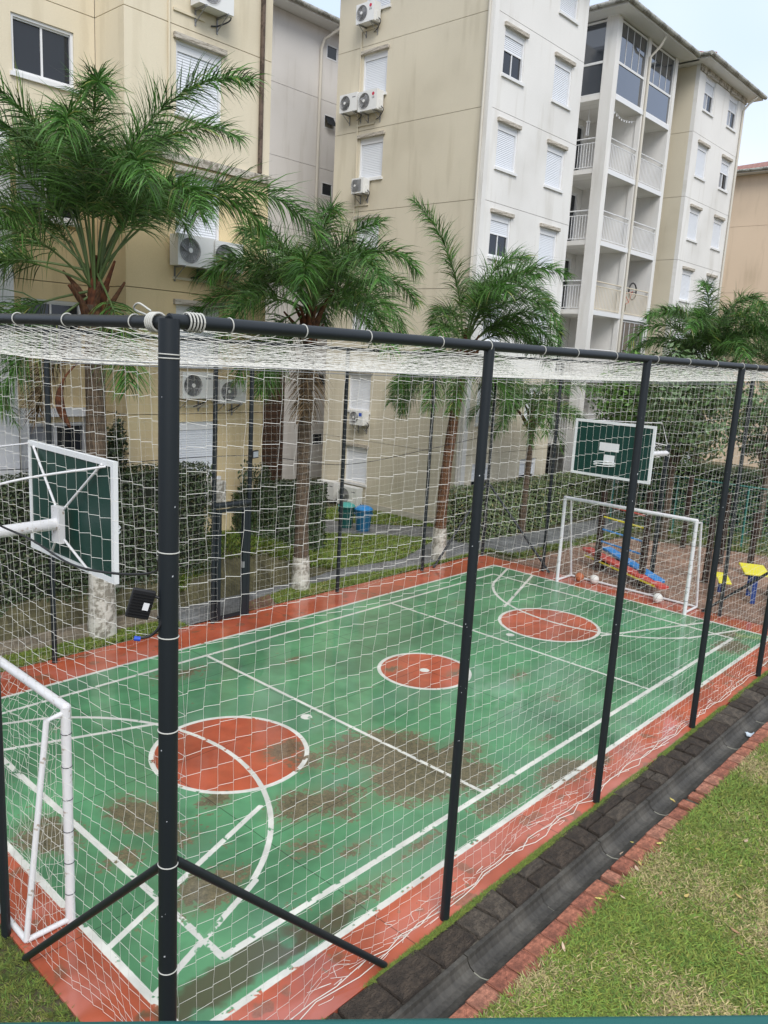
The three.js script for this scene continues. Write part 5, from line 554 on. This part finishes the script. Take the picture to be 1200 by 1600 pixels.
function grass(name, n, place, scale, seed, dry = 0.3, label = 'short mown grass', bright = 1) {
  const r = rngOf(seed), P = []; for (let k = 0; k < n; k++) { const p = place(r); if (p) P.push(p); } const im = new THREE.InstancedMesh(bladeG, M.grass, P.length), m = new THREE.Matrix4(), q = new THREE.Quaternion(), c = new THREE.Color(), up = V(0, 1, 0);
  P.forEach((p, k) => { const s = scale * (0.65 + r() * 0.7), pt = fbm(p.x * 1.3 + seed, p.z * 1.3, 3) + (r() - 0.5) * 0.45; q.setFromAxisAngle(up, r() * 6.283); m.compose(p, q, V(s * 1.15, s, s * 1.15)); im.setMatrixAt(k, m); const sh = (0.45 + r() * 1.0) * bright; if (pt > 0.74 - dry * 0.5) c.setRGB(0.42 * sh, 0.34 * sh, 0.16 * sh); else c.setRGB((0.14 + r() * 0.09) * sh, (0.215 + r() * 0.07) * sh, 0.042 * sh); im.setColorAt(k, c); }); im.name = numbered(name); im.castShadow = im.receiveShadow = true; scene.add(im); tag(im, label, 'grass', null, 'stuff'); return im; }
const gy = (x, z) => -0.03 + hgt(x, z) + (vnoise(x * 0.8, z * 0.8) - 0.5) * 0.03;
grass('grass', 105000, (r) => { const x = 3.4 + r() * 10.5, z = -2.9 + Math.pow(r(), 1.25) * 3.6; if (r() > 1.25 - (x - 3) * 0.055) return null; return V(x, gy(x, z), z); }, 1.55, 1, 0.25, 'short patchy lawn grass beside the brick edging', 1.12);
grass('grass', 16000, (r) => { const x = -0.4 + r() * 2.86, z = -8 + r() * 4.6; return V(x, gy(x, z), z); }, 1.1, 2, 0.1, 'short green grass outside the end net', 0.75);
grass('grass', 42000, (r) => { const x = 2 + r() * 16.5, z = -12.2 - r() * 1.1; if (onPath(x, z)) return null; return V(x, gy(x, z), z); }, 1.6, 3, -0.4, 'green grass strip under the palms', 1.25); grass('grass', 42000, (r) => { const x = 8.6 + r() * 11, z = -13.1 - r() * 6; if (onPath(x, z)) return null; return V(x, gy(x, z), z); }, 2.2, 4, -0.4, 'green lawn in front of the big block', 1.35); grass('grass', 30000, (r) => { const x = 18 + r() * 11, z = -12.6 + r() * 11.5; if ((x < 24.4 && z > -10.9) || onPath(x, z)) return null; return V(x, gy(x, z), z); }, 2.6, 5, 0.1, 'rough grass round the playground', 0.8);
grass('weeds', 14000, (r) => { const x = 2 + r() * 15.5, z = -3.785 + (r() - 0.5) * 0.05; if (vnoise(x * 2.2, 3) + r() * 0.25 < 0.42) return null; return V(x, 0.0, z); }, 0.6, 6, -0.4, 'bright green weeds sprouting in the joint between court and kerb', 1.0);
{ // fallen leaves and litter
  const mk = (s) => { const sh = new THREE.Shape(); sh.moveTo(-1, 0); sh.quadraticCurveTo(-0.2, 0.62, 1, 0); sh.quadraticCurveTo(-0.2, -0.62, -1, 0); const g = new THREE.ExtrudeGeometry(sh, { depth: 0.03, bevelEnabled: false, curveSegments: 6 }); g.rotateX(-Math.PI / 2); const p = g.attributes.position; for (let k = 0; k < p.count; k++) p.setY(k, p.getY(k) + 0.22 * p.getX(k) ** 2 + 0.3 * Math.abs(p.getZ(k))); g.scale(s, s, s); g.computeVertexNormals(); return g; }; const lg = mk(0.042), cols = [mkM(0.5, 0.36, 0.12, 0.8), mkM(0.34, 0.19, 0.10, 0.8), mkM(0.55, 0.40, 0.28, 0.8), mkM(0.62, 0.52, 0.14, 0.7)]; const r = rngOf(44);
  const spots = [[1154, 1401], [1032, 1396], [973, 1402], [1158, 1353], [1000, 1350], [1109, 1244], [1166, 1314], [1189, 1215], [1090, 1327], [1037, 1313], [995, 1358], [1030, 1318], [1073, 1288], [1156, 1490], [1180, 1180], [935, 1404], [1072, 1400], [1148, 1455], [880, 1480], [1050, 1250]]; spots.forEach(([x, y], k) => { const p = gnd(x, y, 0.012), o = mesh('fallen_leaf', lg, cols[k % 4]); o.position.copy(p); o.rotation.set((r() - 0.5) * 0.5, r() * 6.28, (r() - 0.5) * 0.5); o.scale.setScalar(0.75 + r() * 0.7); tag(o, 'dry fallen leaf lying on the patchy lawn', 'leaf', 'fallen leaves on the lawn'); });
  [[971, 1334], [990, 1317], [1053, 1252]].forEach(([x, y], k) => { const p = gnd(x, y, -0.14), o = mesh('fallen_leaf', lg, cols[(k + 2) % 4]); o.position.copy(p); o.rotation.y = k * 2; tag(o, 'pale fallen leaf lying in the concrete drain', 'leaf', 'fallen leaves in the drain'); });
  const q = gnd(1173, 1150, -0.12), sh = new THREE.PlaneGeometry(0.17, 0.13, 8, 6); const p = sh.attributes.position; for (let k = 0; k < p.count; k++) p.setZ(k, vnoise(p.getX(k) * 28 + 5, p.getY(k) * 28) * 0.05); sh.rotateX(-Math.PI / 2); sh.computeVertexNormals(); const o = mesh('paper_scrap', sh, new THREE.MeshStandardMaterial({ color: M.paper.color, roughness: 0.8, side: THREE.DoubleSide })); o.position.copy(q); o.rotation.y = 0.6; tag(o, 'crumpled pale blue paper lying in the drain', 'litter'); }
{ // the teal-painted parapet the picture is taken over
  const a = at(-500, 1603, 'y', 4.8), b = at(1700, 1581, 'y', 4.8), d = V().subVectors(b, a), t = thing('parapet', 'teal painted top of the parapet along the lower edge of the view', 'parapet', [(a.x + b.x) / 2, 0, (a.z + b.z) / 2], Math.atan2(-d.z, d.x)); const l = d.length() * 1.2; const cap = new RoundedBoxGeometry(l, 0.05, 0.16, 2, 0.006).translate(0, 4.7785, 0.08); mesh('cap', cap, M.teal, t); mesh('wall', boxG(-l / 2, l / 2, -0.2, 4.75, 0.02, 0.14), M.tealWall, t); }
console.log('all');
renderer.render(scene, camera);
